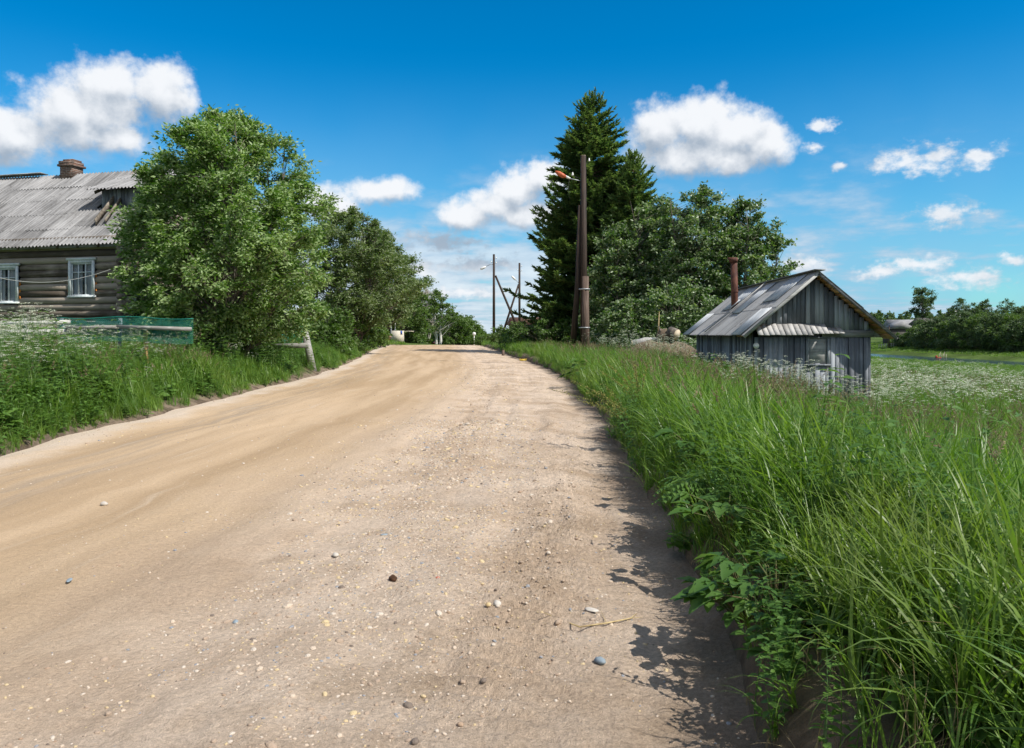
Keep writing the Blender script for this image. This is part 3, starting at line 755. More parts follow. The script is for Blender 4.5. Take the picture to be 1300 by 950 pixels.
# ------------------------------------------------------------------ bathhouse (shed)
def build_shed():
    x0, x1 = 6.93, 10.25; y0, y1 = 22.0, 28.7
    gzv = min(gz(x0, y0), gz(x1, y0)) - .1
    root = thing('wooden_shed', 'small grey board shed with patched slate roof and rusty stovepipe', 'shed', ((x0 + x1) / 2, y0, gzv))
    o = Vector(root.location)
    def L(x, y, z): return (x - o.x, y - o.y, z - o.z)
    ridge = (8.60, 3.36); el = (6.50, 1.56); er = (10.80, 1.50)
    def ztop(x): return ridge[1] - .10 - abs(x - ridge[0]) * (.86 if x < ridge[0] else .845)
    # front wall boards
    wb = MB(); x = x0
    wz = 1.50
    while x < x1 - .02:
        w = random.uniform(.12, .165); w = min(w, x1 - x)
        t = random.choice([0, .028])
        if not (8.42 < x + w / 2 < 9.05):
            wb.box(L(x + w / 2, y0 - t, (gzv + wz) / 2), (w - .006, .024, wz - gzv + random.uniform(0, .02)), (0, random.uniform(-.006, .006), 0))
        else:
            wb.box(L(x + w / 2, y0 - t, (gzv + .75) / 2), (w - .006, .024, .75 - gzv))
        x += w
    for yy in (y0 + .03,):
        wb.box(L((x0 + x1) / 2, yy, (gzv + wz) / 2), (x1 - x0 - .05, .03, wz - gzv - .02), None, 0.0)
    part('front_wall', wb, 'board_v', root)
    gb = MB(); x = x0 + .05
    while x < x1 - .05:
        w = random.uniform(.12, .16); zt = ztop(x + w / 2)
        if zt > wz + .18:
            zb = 1.86 if x < 8.9 else 1.69
            if zt > zb: gb.box(L(x + w / 2, y0 - random.choice([0, .026]) - .01, (zb + zt) / 2), (w - .006, .024, zt - zb))
        x += w
    gb.prism([L(x0 + .12, y0 + .04, wz), L(x1 - .12, y0 + .04, wz), L(ridge[0], y0 + .04, ridge[1] - .1)], (0, .02, 0), 0.0)
    part('gable', gb, 'board_v', root)
    gt = MB(); gt.box(L((8.9 + x1 + .05) / 2, y0 - .05, 1.60), (x1 + .12 - 8.9, .03, .19), None, .45); part('gable_board', gt, 'board_x', root)
    # side walls and the back
    sw = MB(); y = y0 + .02
    while y < y1:
        w = random.uniform(.13, .17); t = random.choice([0, .025])
        sw.box(L(x0 - t, y + w / 2, (gzv + 1.75) / 2), (.024, w - .006, 1.75 - gzv)); sw.box(L(x1 + t, y + w / 2, (gzv + 1.75) / 2), (.024, w - .006, 1.75 - gzv)); y += w
    sw.box(L((x0 + x1) / 2, y1, (gzv + 1.7) / 2), (x1 - x0 - .06, .03, 1.7 - gzv)); sw.prism([L(x0, y1, 1.7), L(x1, y1, 1.7), L(ridge[0], y1, 3.2)], (0, .03, 0))
    part('side_wall', sw, 'board_v', root)
    # pent strip of pale boards over the front
    pb = MB(); x = x0 - .0
    while x < 9.30:
        w = .155; d = .30 if x < 8.9 else .18
        lo = 1.60 - (.03 if x < 8.4 else -.01) + random.uniform(-.01, .01)
        pb.bar(L(x + w / 2, y0 - .03, 1.88 + random.uniform(-.006, .006)) if x < 8.9 else L(x + w / 2, y0 - .03, 1.78), L(x + w / 2 + random.uniform(-.01, .01), y0 - d - .1, lo), w - .008, .022)
        x += w
    part('pent_roof', pb, 'board_pale', root)
    # boarded window with frame and sill
    wf = MB(); zc = (PZ(431, 22) + PZ(459, 22)) / 2
    a, b = 8.44, 9.04
    for k in range(2): wf.box(L(a if k == 0 else b, y0 - .05, 1.07), (.07, .03, .80))
    wf.box(L((a + b) / 2, y0 - .05, 1.49), (b - a + .1, .034, .05)); wf.box(L((a + b) / 2, y0 - .06, .71), (b - a + .12, .06, .05))
    wn = part('window', wf, 'board_v', root)
    wp = MB(); wp.box(L((a + b) / 2, y0 - .02, 1.10), (b - a - .08, .02, .74), None, .75); part('shutter_panel', wp, 'board_x', wn)
    # roof: slate sheets, rows overlapping, running from the eaves to the ridge
    def slope(side):
        ex, ez = el if side < 0 else er
        V = []; Fc = []; rn = []; nn = 0; per = .11
        ya = 21.5
        while ya < 29.15:
            yb = min(ya + .98, 29.2); ns = int((yb - ya) / per * 7); ys = np.linspace(ya, yb + .03, ns)
            for i in range(2):
                f0, f1 = i * .45 - (.02 if i else 0), .45 if i == 0 else 1.0
                rv = random.random(); j = random.uniform(-.004, .006)
                for (f, up) in ((f0, .02 if i else 0), ((f0 + f1) / 2, .01), (f1, 0)):
                    X = ex + (ridge[0] - ex) * f; Z = ez + (ridge[1] - ez) * f
                    V.append(np.stack([np.full(ns, X), ys, Z + .018 * np.sin(ys / per * 2 * math.pi) + up + j - .04 * np.sin((ys - 21.5) / 7.7 * math.pi) * f - (ys - 21.5) * .012 * f], 1)); rn.append(np.full(ns, rv))
                aa = np.arange(ns - 1) + nn
                for k in range(2):
                    q = aa + k * ns
                    Fc.append(np.stack([q, q + 1, q + 1 + ns, q + ns], 1))
                nn += 3 * ns
            ya = yb
        return np_mesh('roof_slope', np.concatenate(V) - np.array(o), Fc, np.concatenate(rn), smooth=True)
    obj('roof_slope', slope(-1), 'slate_shed', root); obj('roof_slope', slope(1), 'slate_shed', root)
    # bright metal patches lying on the near slope
    def patch(ya, yb, f0, f1, nm='metal_sheet'):
        mb = MB(); 
        def pt(y, f, up):
            X = el[0] + (ridge[0] - el[0]) * f; Z = el[1] + (ridge[1] - el[1]) * f
            return Vector(L(X - up * .67, y, Z + up * .74 - .04 * math.sin((y - 21.5) / 7.7 * math.pi) * f - (y - 21.5) * .012 * f))
        n = 10
        for k in range(n):
            u = ya + (yb - ya) * k / n; w = ya + (yb - ya) * (k + 1) / n
            ua = .045 + .012 * (k % 2); ub = .045 + .012 * ((k + 1) % 2)
            mb.add([pt(u, f0, ua), pt(w, f0, ub), pt(w, f1, ub), pt(u, f1, ua), pt(u, f0, ua - .008), pt(w, f0, ub - .008), pt(w, f1, ub - .008), pt(u, f1, ua - .008)],
                   [(0, 1, 2, 3), (7, 6, 5, 4), (0, 4, 5, 1), (2, 6, 7, 3), (1, 5, 6, 2), (0, 3, 7, 4)], .5)
        return mb
    part(nm := 'metal_sheet', patch(22.15, 23.45, .56, .97), 'zinc_sheet', root)
    part(nm, patch(21.72, 22.7, -.01, .42), 'zinc_sheet', root)
    part(nm, patch(24.7, 25.6, .40, .97), 'zinc_sheet', root); part(nm, patch(26.4, 27.5, .50, .96), 'zinc_sheet', root)
    part(nm, patch(28.1, 29.1, -.01, .44), 'zinc_sheet', root)
    tr = MB()
    tr.bar(L(25.2 * 0 + el[0] - .02, 25.85, el[1] + .10), L(ridge[0] - .1, 25.65, ridge[1] - .02), .07, .03)
    tr.bar(L(ridge[0] - .07, 21.45, ridge[1] + .035), L(ridge[0] - .07, 29.2, ridge[1] - .07), .15, .03); tr.bar(L(ridge[0] + .08, 21.45, ridge[1] + .03), L(ridge[0] + .08, 29.2, ridge[1] - .075), .15, .03)
    part('ridge_board', tr, 'board_x', root)
    # barge boards and warm-coloured boarding under the overhang
    bb = MB()
    for (ex, ez) in (el, er):
        bb.bar(L(ex, 21.53, ez - .05), L(ridge[0], 21.53, ridge[1] - .055), .028, .085)
    part('barge_board', bb, 'board_x', root)
    sf = MB()
    for (ex, ez) in (el, er):
        n = 13
        for k in range(n):
            f = (k + .5) / n; X = ex + (ridge[0] - ex) * f; Z = ez + (ridge[1] - ez) * f - .045
            ang = math.atan2(ridge[1] - ez, ridge[0] - ex)
            sf.box(L(X, 21.92, Z), (abs(ridge[0] - ex) / n / abs(math.cos(ang)) * .82, .74, .02), (0, -ang if ex < 8.6 else -ang, 0))
    part('roof_boarding', sf, 'board_warm', root)
    # outdoor lamp globe
    lp = MB(); c = L(PX(960, 21.85), 21.85, PZ(439, 21.85)); lp.sphere(c, .085, 14, 10); g = part('lamp_globe', lp, 'porcelain', root, smooth=True)
    lb = MB(); lb.tube([(c[0], c[1] + .13, c[2] + .1), (c[0], c[1] + .04, c[2] + .12), (c[0], c[1], c[2] + .07)], .02, 6); part('lamp_bracket', lb, 'steel_grey', g)
    # stovepipe
    pp = MB(); px_, py_ = 7.60, 26.2
    zt = PZ(333, 26.2)
    pp.tube([L(px_, py_, 2.2), L(px_ - .01, py_, 3.1), L(px_ - .03, py_, zt)], [.115, .115, .11], 16)
    pp.tube([L(px_, py_, 3.02), L(px_, py_, 3.06)], .125, 16)
    pipe = part('stovepipe', pp, 'rust_pipe', root, smooth=True)
    cp = MB(); cp.tube([L(px_ - .05, py_, zt), L(px_ - .05, py_, zt + .15)], .15, 16); cp.box(L(px_ - .17, py_, zt + .12), (.14, .2, .06)); part('cowl', cp, 'rust_pipe', pipe, smooth=False)
    fl = MB(); fl.box(L(px_ - .02, py_, 2.62), (.42, .34, .02), (0, -.73, 0)); part('flashing', fl, 'zinc_sheet', pipe)
build_shed()

# ------------------------------------------------------------------ power poles
def insulator(c):
    mb = MB(); c = Vector(c)
    mb.tube([c, c + Vector((0, 0, .05)), c + Vector((0, 0, .07)), c + Vector((0, 0, .13)), c + Vector((0, 0, .17))], [.055, .06, .035, .04, .015], 10)
    return mb
def build_poles():
    # near pole: tall dark mast strapped to a stout stub
    d = 40.0; X = PX(741, d); g = gz(X, d)
    root = thing('street_light_pole', 'tall dark wooden pole strapped to a stub post, with a rusty orange lamp head', 'lamp pole', (X, d, g))
    zt = PZ(198, d) - g
    mb = MB(); mb.tube([(0.02, 0, .9), (0, 0, zt * .5), (-.02, 0, zt)], [.19, .17, .14], 14); mast = part('mast', mb, 'pole_wood', root, smooth=True)
    mb = MB(); mb.tube([(-.02, 0, zt), (-.02, 0, zt + .012)], .138, 14); part('mast_top', mb, 'cut_wood', mast)
    mb = MB(); mb.tube([(.10, -.1, -.3), (.08, -.12, 4.3)], [.21, .17], 12); part('stub_post', mb, 'pole_stub', root, smooth=True)
    zb = PZ(290, d) - g
    mb = MB(); mb.tube([(-.62, .3, -.3), (-.30, .15, zb * .55), (-.17, .05, zb + 1.2)], [.17, .15, .12], 12); part('brace', mb, 'pole_wood', root, smooth=True)
    for zz in (1.6, 3.6):
        mb = MB(); mb.tube([(.03, -.04, zz), (.03, -.04, zz + .06)], .30, 14); part('strap', mb, 'steel_grey', root)
    za = PZ(229, d) - g; zl = PZ(222, d) - g
    mb = MB(); mb.tube([(-.1, 0, za - .05), (-.5, 0, za + .04), (-.75, 0, za + .10)], .025, 8); arm = part('arm', mb, 'steel_grey', root)
    mb = MB(); mb.tube([(-.70, 0, za + .09), (-.95, 0, za + .2)], [.05, .07], 8); part('arm_sleeve', mb, 'bright_white', arm)
    lh = MB(); lh.tube([(-.92, 0, za + .17), (-1.05, 0, za + .22), (-1.3, 0, za + .36), (-1.48, 0, za + .46)], [.07, .12, .13, .05], 10); l = part('lamp_head', lh, 'lamp_orange', root, smooth=True)
    for (px, py) in ((727, 221), (748, 203)):
        q = P(px, py + 2, d) - Vector((X, d, g)); part('insulator', insulator(q), 'bright_white', root, smooth=True)
        mb = MB(); mb.tube([(q.x, q.y, q.z), (q.x * .5, 0, q.z - .12), (0, 0, q.z - .14)], .012, 5); part('hook', mb, 'wire_dark', root)
    # a loose loop of wire hanging from the arm
    mb = MB(); mb.tube([(-.75, 0, za + .05), (-.8, .02, za - .5), (-.72, 0, za - 1.0)], .008, 4); part('loose_wire', mb, 'wire_dark', root)

    def farpole(px, ptop, d, strut, lamp, label):
        X = PX(px, d); g = gz(X, d); o = Vector((X, d, g))
        root = thing('street_light_pole', label, 'lamp pole', o)
        zt = PZ(ptop, d) - g
        mb = MB(); mb.tube([(0, 0, -.2), (0, 0, zt)], [.17, .12], 10); part('mast', mb, 'pole_wood', root, smooth=True)
        a = P(strut[0], strut[1], d) - o; b = P(strut[2], strut[3], d) - o; b = a + (b - a) * 1.35
        while b.z > .0: b = a + (b - a) * 1.05
        mb = MB(); mb.tube([a, b], [.11, .15], 8); part('brace', mb, 'pole_wood', root, smooth=True)
        q = P(lamp[0], lamp[1], d) - o; e = P(lamp[2], lamp[3], d) - o
        mb = MB(); mb.tube([(0, 0, e.z - .1), e * .8 + q * .2, q], .03, 6); part('arm', mb, 'steel_grey', root)
        mb = MB(); v = (q - e).normalized(); mb.tube([q - v * .1, q + v * .15, q + v * .5, q + v * .62], [.06, .14, .13, .05], 8); part('lamp_head', mb, 'bright_white', root, smooth=True)
        for dz, dx in ((-.45, .28), (-.9, -.28), (-1.0, .28)):
            part('insulator', insulator((dx, 0, zt + dz)), 'bright_white', root)
            mb = MB(); mb.tube([(dx, 0, zt + dz), (0, 0, zt + dz - .1)], .015, 4); part('hook', mb, 'wire_dark', root)
        return root
    farpole(627, 323, 86, (629, 350, 656, 414), (616, 339, 624, 335), 'bare dark pole at the verge with a white lamp and brace slanting to the right')
    farpole(659.5, 334, 96, (658.5, 361, 642, 412), (654, 355, 658, 359), 'farther dark pole beside the spruce, brace slanting left')
build_poles()

# ------------------------------------------------------------------ fences, posts, signs, heaps
def build_small():
    # netting fence in front of the house
    d = 19.6
    a = Vector((PX(-60, 20.4), 20.4, 0)); b = Vector((PX(246, 18.9), 18.9, 0))
    gA = gz(a.x, a.y); gB = gz(b.x, b.y)
    root = thing('netting_fence', 'low fence of green netting with silvered rail boards in front of the log house', 'fence', (b.x, b.y, gB))
    o = Vector((b.x, b.y, gB))
    def at(px, py, off=0.0):
        k = (px - 650) / F; f_ = (k * b.y - b.x) / ((a.x - b.x) - k * (a.y - b.y)); y = b.y + (a.y - b.y) * f_ - off
        return Vector((k * y, y, EYE + (HOR - py) / F * y)) - o
    def rail(p, q, w=.13, mid=None):
        mb = MB(); mb.bar(p, q, .03, w); part('rail', mb, 'white_plank', root)
    rail(at(-50, 423, .04), at(88, 421, .04), .13); rail(at(84, 417, .07), at(150, 415, .07), .095); rail(at(148, 415, .07), at(243, 418, .07), .095)
    rail(at(-50, 412, .02), at(90, 409, .02), .10); rail(at(96, 409, -.02), at(150, 410, -.02), .07)
    for px, tilt in ((-30, .0), (30, .0), (78, .02), (150, -.03), (188, .10)):
        p = at(px, 424); q = at(px - tilt * 50, 404 if px != 188 else 420)
        mb = MB(); mb.bar((p.x, p.y + .05, gz(p.x + o.x, p.y + o.y) - o.z - .2), (q.x, q.y + .05, q.z), .07, .07); part('stake', mb, 'board_warm' if px == 188 else 'board_v', root)
    # diamonds of the netting: crossing strands
    nb = MB(); A = at(72, 403, .03); B = at(245, 404, .03); h = .62; L = (B - A); n = int(L.length / .055)
    def pt(f, z):
        p = A + L * f; return Vector((p.x, p.y + .012 * math.sin(f * 40), A.z + (B.z - A.z) * f - z - .03 * math.sin(f * 9)))
    for i in range(-14, n):
        for sgn in (1, -1):
            f0 = i / n; f1 = (i + h / .055) / n
            s0, s1 = (0, h) if sgn > 0 else (h, 0)
            c0, c1 = max(0, f0), min(1, f1)
            if c1 <= c0: continue
            za = s0 + (s1 - s0) * (c0 - f0) / (f1 - f0); zb = s0 + (s1 - s0) * (c1 - f0) / (f1 - f0)
            nb.tube([pt(c0, za), pt((c0 + c1) / 2, (za + zb) / 2), pt(c1, zb)], .0048, 3, False)
    nb.tube([pt(k / 20, 0) for k in range(21)], .012, 4)
    part('netting', nb, 'green_net', root)

    # white rail with a leaning post by the side turning
    d = 30.5; X = PX(391, d); g = gz(X, d)
    root = thing('rail_barrier', 'peeling whitewashed rail on a leaning post at the turning beside the tree', 'rail', (X, d, g)); o = Vector((X, d, g))
    top = P(387, 421, d) - o; bot = P(394, 455, d) - o; bot = top + (bot - top) * 1.5
    mb = MB(); mb.tube([bot, top], [.15, .13], 12); part('post', mb, 'white_plank', root, smooth=True)
    mb = MB(); mb.bar(P(344, 440, d + .4) - o, P(391, 438.5, d - .15) - o, .06, .2); part('rail', mb, 'white_plank', root)
    mb = MB(); q = P(346, 444, d + .4) - o; mb.tube([(q.x, q.y + .1, g - o.z - .2), (q.x - .05, q.y + .1, q.z + .15)], .09, 10); part('short_post', mb, 'board_v', root, smooth=True)
    # green netting gate behind it
    d = 36; X = PX(372, d); g = gz(X, d)
    root = thing('netting_gate', 'green netting gate in a pale blue frame under the tree behind the whitewashed rail', 'gate', (X, d, g)); o = Vector((X, d, g))
    x0, x1, z0, z1 = PX(358, d) - X, PX(384, d) - X, .35, PZ(412, d) - g
    mb = MB()
    for (p, q) in (((x0, 0, 0), (x0, 0, z1)), ((x1, 0, 0), (x1, 0, z1)), ((x0, 0, z1), (x1, 0, z1)), ((x0, 0, z0), (x1, 0, z0)), ((x0, 0, z0), (x1, 0, z1))): mb.bar(p, q, .05, .05, .5)
    part('frame', mb, 'green_net', root)
    mb = MB()
    n = 26
    for k in range(n + 1):
        f = k / n; x = x0 + (x1 - x0) * f; mb.tube([(x, .03, z0), (x, .03, z1)], .009, 3, False)
    for k in range(24):
        z = z0 + (z1 - z0) * k / 23; mb.tube([(x0, .035, z), (x1, .035, z)], .009, 3, False)
    part('netting', mb, 'green_net', root)

    # road-side sign posts, concrete block and the brick heap by the far bend
    d = 126; X = PX(496.5, d); g = gz(X, d)
    root = thing('sign_post', 'thin grey post with a small pale blue plate beside the cream concrete block', 'sign', (X, d, g))
    mb = MB(); mb.tube([(0, 0, -.2), (0, 0, PZ(404, d) - g)], .10, 8); part('post', mb, 'steel_grey', root)
    mb = MB(); mb.box((-.05, -.12, PZ(406, d) - g), (.8, .03, .6)); part('plate', mb, 'sign_blue', root)
    d = 128; X = PX(501.5, d); g = gz(X, d)
    root = thing('marker_post', 'short white-topped marker post just right of the pale blue sign', 'post', (X, d, g))
    mb = MB(); mb.tube([(0, 0, -.2), (0, 0, PZ(408, d) - g)], .07, 8); part('post', mb, 'steel_grey', root)
    mb = MB(); mb.box((0, -.06, PZ(411, d) - g), (.24, .05, .8)); part('plate', mb, 'bright_white', root)
    d = 128; X = PX(505, d); g = gz(X, d)
    root = thing('concrete_block', 'cream concrete block with a blue patch in the grass by the bend', 'block', (X, d, g))
    mb = MB(); mb.box((0, 0, (PZ(420, d) - g) / 2), (2.0, 1.2, PZ(420, d) - g)); b_ = part('body', mb, 'concrete', root)
    mb = MB(); mb.box((.7, -.61, PZ(422.5, d) - g), (.3, .02, .6)); part('blue_patch', mb, 'blue_paint', b_)
    mb = MB(); mb.box((1.8, .3, (PZ(420.5, d) - g) - .03), (1.6, .8, .10)); part('cover_slab', mb, 'concrete', root)
    d = 116; X = PX(484, d); g = gz(X, d)
    hp = MB()
    for k in range(60):
        a_ = random.uniform(-.75, .75); z = random.uniform(0, 1) * (.75 - abs(a_) * .6)
        hp.box((a_, random.uniform(-.4, .4), .6 + z - .2), (.26, .14, .12), (random.uniform(-.5, .5), random.uniform(-.5, .5), random.uniform(0, 3)))
    hp.sphere((0, 0, .25), .62, 12, 8, (1.2, .8, .9), None, .08)
    o_ = obj('brick_heap', hp.mesh('brick_heap'), 'brick_heap'); o_.location = (X, d, g); o_.scale = (1.7, 1.7, 1.3); tag(o_, 'heap of reddish broken bricks in the grass left of the concrete block', 'brick heap')
    # round white sign at the end of the road
    d = 118; X = PX(602, d); g = gz(X, d)
    root = thing('round_sign', 'small round white sign on a white post at the end of the road', 'sign', (X, d, g))
    mb = MB(); mb.tube([(0, 0, -.3), (0, 0, PZ(424, d) - g)], .06, 8); part('post', mb, 'bright_white', root)
    mb = MB(); z = PZ(424, d) - g; mb.tube([(0, -.06, z), (0, -.09, z)], .27, 18); s_ = part('disc', mb, 'bright_white', root)
    # short dark stump post at the right road edge
    d = 58; X = PX(638.5, d); g = gz(X, d)
    root = thing('marker_stub', 'short dark wooden stub post at the right road edge before the far poles', 'post', (X, d, g - .05))
    mb = MB(); mb.tube([(0, 0, -.2), (.02, 0, .52)], [.13, .10], 9); part('post', mb, 'pole_stub', root, smooth=True)
    mb = MB(); mb.tube([(.02, 0, .52), (.02, 0, .56)], [.105, .07], 9); part('top', mb, 'pole_wood', root)
    # yellow leaves on the road edge
    mb = MB(); d = 46; X = PX(664, d)
    mb.sphere((0, 0, -.01), .2, 12, 6, (1.2, 1.3, .25))
    for k in range(26): 
        c = Vector((random.gauss(0, .11), random.gauss(0, .12), random.uniform(.0, .05)))
        mb.add([c, c + Vector((.07, .03, .04)), c + Vector((.12, 0, .01)), c + Vector((.06, -.05, .02))], [(0, 1, 2), (0, 2, 3)])
    o_ = obj('dandelion_tuft', mb.mesh('dandelion_tuft'), 'yellow_leaf'); o_.location = (X, d, .03); tag(o_, 'small yellow tuft lying on the right edge of the road', 'plant')
    # far cars beyond the crest
    def car(px, d, mat, label):
        X = PX(px, d); g = gz(X, d)
        root = thing('parked_car', label, 'car', (X, d, g), R(70), None)
        prof = [(-2.0, .35), (-2.05, .75), (-1.75, .95), (-1.35, 1.02), (-.85, 1.42), (.55, 1.45), (1.25, 1.0), (1.95, .85), (2.05, .5), (2.0, .3)]
        mb = MB(); mb.prism([(x, -.82, z) for x, z in prof], (0, 1.64, 0)); part('body', mb, mat, root)
        for q in (-1, 1):
            mb = MB(); mb.prism([(-1.22, q * .83, 1.03), (-.8, q * .83, 1.37), (.5, q * .83, 1.39), (1.08, q * .83, 1.03)], (0, q * .01, 0)); part('window', mb, 'window_glass', root)
            for xx in (-1.25, 1.25):
                mb = MB(); mb.tube([(xx, q * .70, .32), (xx, q * .88, .32)], .32, 16); w = part('wheel', mb, 'rubber', root)
                mb = MB(); mb.tube([(xx, q * .88, .32), (xx, q * .895, .32)], .18, 12); part('rim', mb, 'car_silver', w)
        return root
    car(545.5, 178, 'car_red', 'small red car parked beyond the crest of the road by the birches')
    car(540.5, 186, 'car_silver', 'small silver car beyond the crest just left of the red one')

    # uprooted stump and sawn logs on a heap left of the shed
    d = 33
    X = PX(838, d); g = gz(X, d)
    hp = MB(); hp.sphere((0, 0, .1), 1.0, 22, 12, (1.9, 1.2, 1.05), None, .05)
    o_ = obj('earth_heap', hp.mesh('earth_heap', True), 'soil'); o_.location = (X, d, g); tag(o_, 'overgrown heap of dark earth carrying the old logs', 'earth heap')
    top = PZ(433, d)
    root = thing('uprooted_stump', 'dark uprooted tree stump with broken roots between two pale logs', 'stump', (X + .1, d - .2, g)); 
    mb = MB(); zc = PZ(428, d - .2) - g
    mb.sphere((0, 0, zc), .33, 14, 10, (.9, .9, 1.05), None, .14)
    rs = part('stump', mb, 'soil', root)
    for k in range(9):
        a_ = k * .7; mb = MB(); l = random.uniform(.3, .55)
        mb.tube([(0, 0, zc), (math.cos(a_) * l * .6, -.1, zc + math.sin(a_) * l * .6), (math.cos(a_) * l + .05, -.15, zc + math.sin(a_) * l)], [.07, .045, .015], 6); part('root', mb, 'bark_grey', root)
    a_ = P(826, 433, d + .1); b_ = P(805, 436, d - .3)
    root = thing('fallen_log', 'pale weathered log lying left of the dark stump', 'log', (a_.x, a_.y, a_.z))
    mb = MB(); mb.tube([Vector((.5, .2, 0)), Vector((-.2, 0, .02)), b_ - a_ + Vector((-.1, 0, 0))], [.14, .14, .12], 12); part('trunk', mb, 'board_pale', root, smooth=True)
    mb = MB(); e = b_ - a_ + Vector((-.1, 0, 0)); mb.tube([e, e + Vector((-.02, -.003, 0))], .115, 12); part('sawn_end', mb, 'cut_wood', root)
    c_ = P(856, 424, d - .5)
    root = thing('sawn_log', 'thick sawn log with a pale oval cut face right of the dark stump', 'log', tuple(c_))
    dv = Vector((.55, -.55, -.28)).normalized()
    mb = MB(); mb.tube([-dv * .25, dv * .12], [.24, .25], 18); part('trunk', mb, 'bark_grey', root, smooth=True)
    mb = MB(); mb.tube([dv * .12, dv * .135], .235, 18); part('cut_face', mb, 'cut_wood', root)
    mb = MB(); sp = P(836, 402, d); o_ = obj('broken_stem', mb.mesh('x') if False else (lambda m: (m.tube([P(835.5, 425, d), P(836, 413, d), P(837, 396, d)], [.035, .03, .01], 6), m.mesh('broken_stem', True))[1])(MB()), 'straw'); tag(o_, 'thin orange-brown dead stem standing up from the stump', 'dead stem')

    # brown-roofed house glimpsed behind the far poles
    d = 112; X = PX(690, d); g = gz(X, d)
    root = thing('brown_house', 'low house with a brown roof glimpsed behind the spruce and far poles', 'house', (X, d, g), R(8))
    zt = PZ(403, d) - g; ze = PZ(412, d) - g; w = 4.7
    mb = MB(); mb.prism([(-w, -3, -.2), (w, -3, -.2), (w, -3, ze), (-w, -3, ze)], (0, 6, 0)); wl = part('wall', mb, 'house_dark', root)
    mb = MB(); mb.prism([(-w - .3, -3.5, ze - .1), (-w - .3, 0, zt), (-w - .3, 3.5, ze - .1), (-w - .3, 0, ze - .05)], (2 * w + .6, 0, 0)); part('roof', mb, 'roof_brown', root)
    mb = MB(); mb.box((-w + 1.2, -3.02, 1.4), (.9, .06, 1.1)); part('window', mb, 'window_glass', root)
build_small()

# ------------------------------------------------------------------ trees
def unit(v): return v / np.maximum(np.linalg.norm(v, axis=-1, keepdims=True), 1e-9)
def leaves(C, size, droop=.25, outward=None, asp=.45, rng=None, up=.6, var=.35):
    """folded diamond leaves at points C (n,3)"""
    rng = rng or RNG; n = len(C)
    d = rng.normal(size=(n, 3)); d[:, 2] *= .6; d[:, 2] -= droop
    if outward is not None: d += outward
    d = unit(d)
    nr = rng.normal(size=(n, 3)) * .7; nr[:, 2] += up
    sdir = unit(np.cross(d, nr)); nn = np.cross(sdir, d)
    L = (size * (1 + rng.uniform(-var, var, n)))[:, None]; W = L * asp
    base = C; tip = C + d * L
    l = C + d * L * .45 + sdir * W * .5 + nn * W * .16; r = C + d * L * .45 - sdir * W * .5 + nn * W * .16
    V = np.stack([base, r, tip, l], 1).reshape(-1, 3)
    a = np.arange(n) * 4
    Fc = np.concatenate([np.stack([a, a + 1, a + 2], 1), np.stack([a, a + 2, a + 3], 1)])
    return V, Fc
def tubes_np(paths, radii, n=5):
    """many tapering branches at once: paths list of (k,3)"""
    mb = MB()
    for p, r in zip(paths, radii): mb.tube([Vector(q) for q in p], list(r), n, False, .5)
    return mb

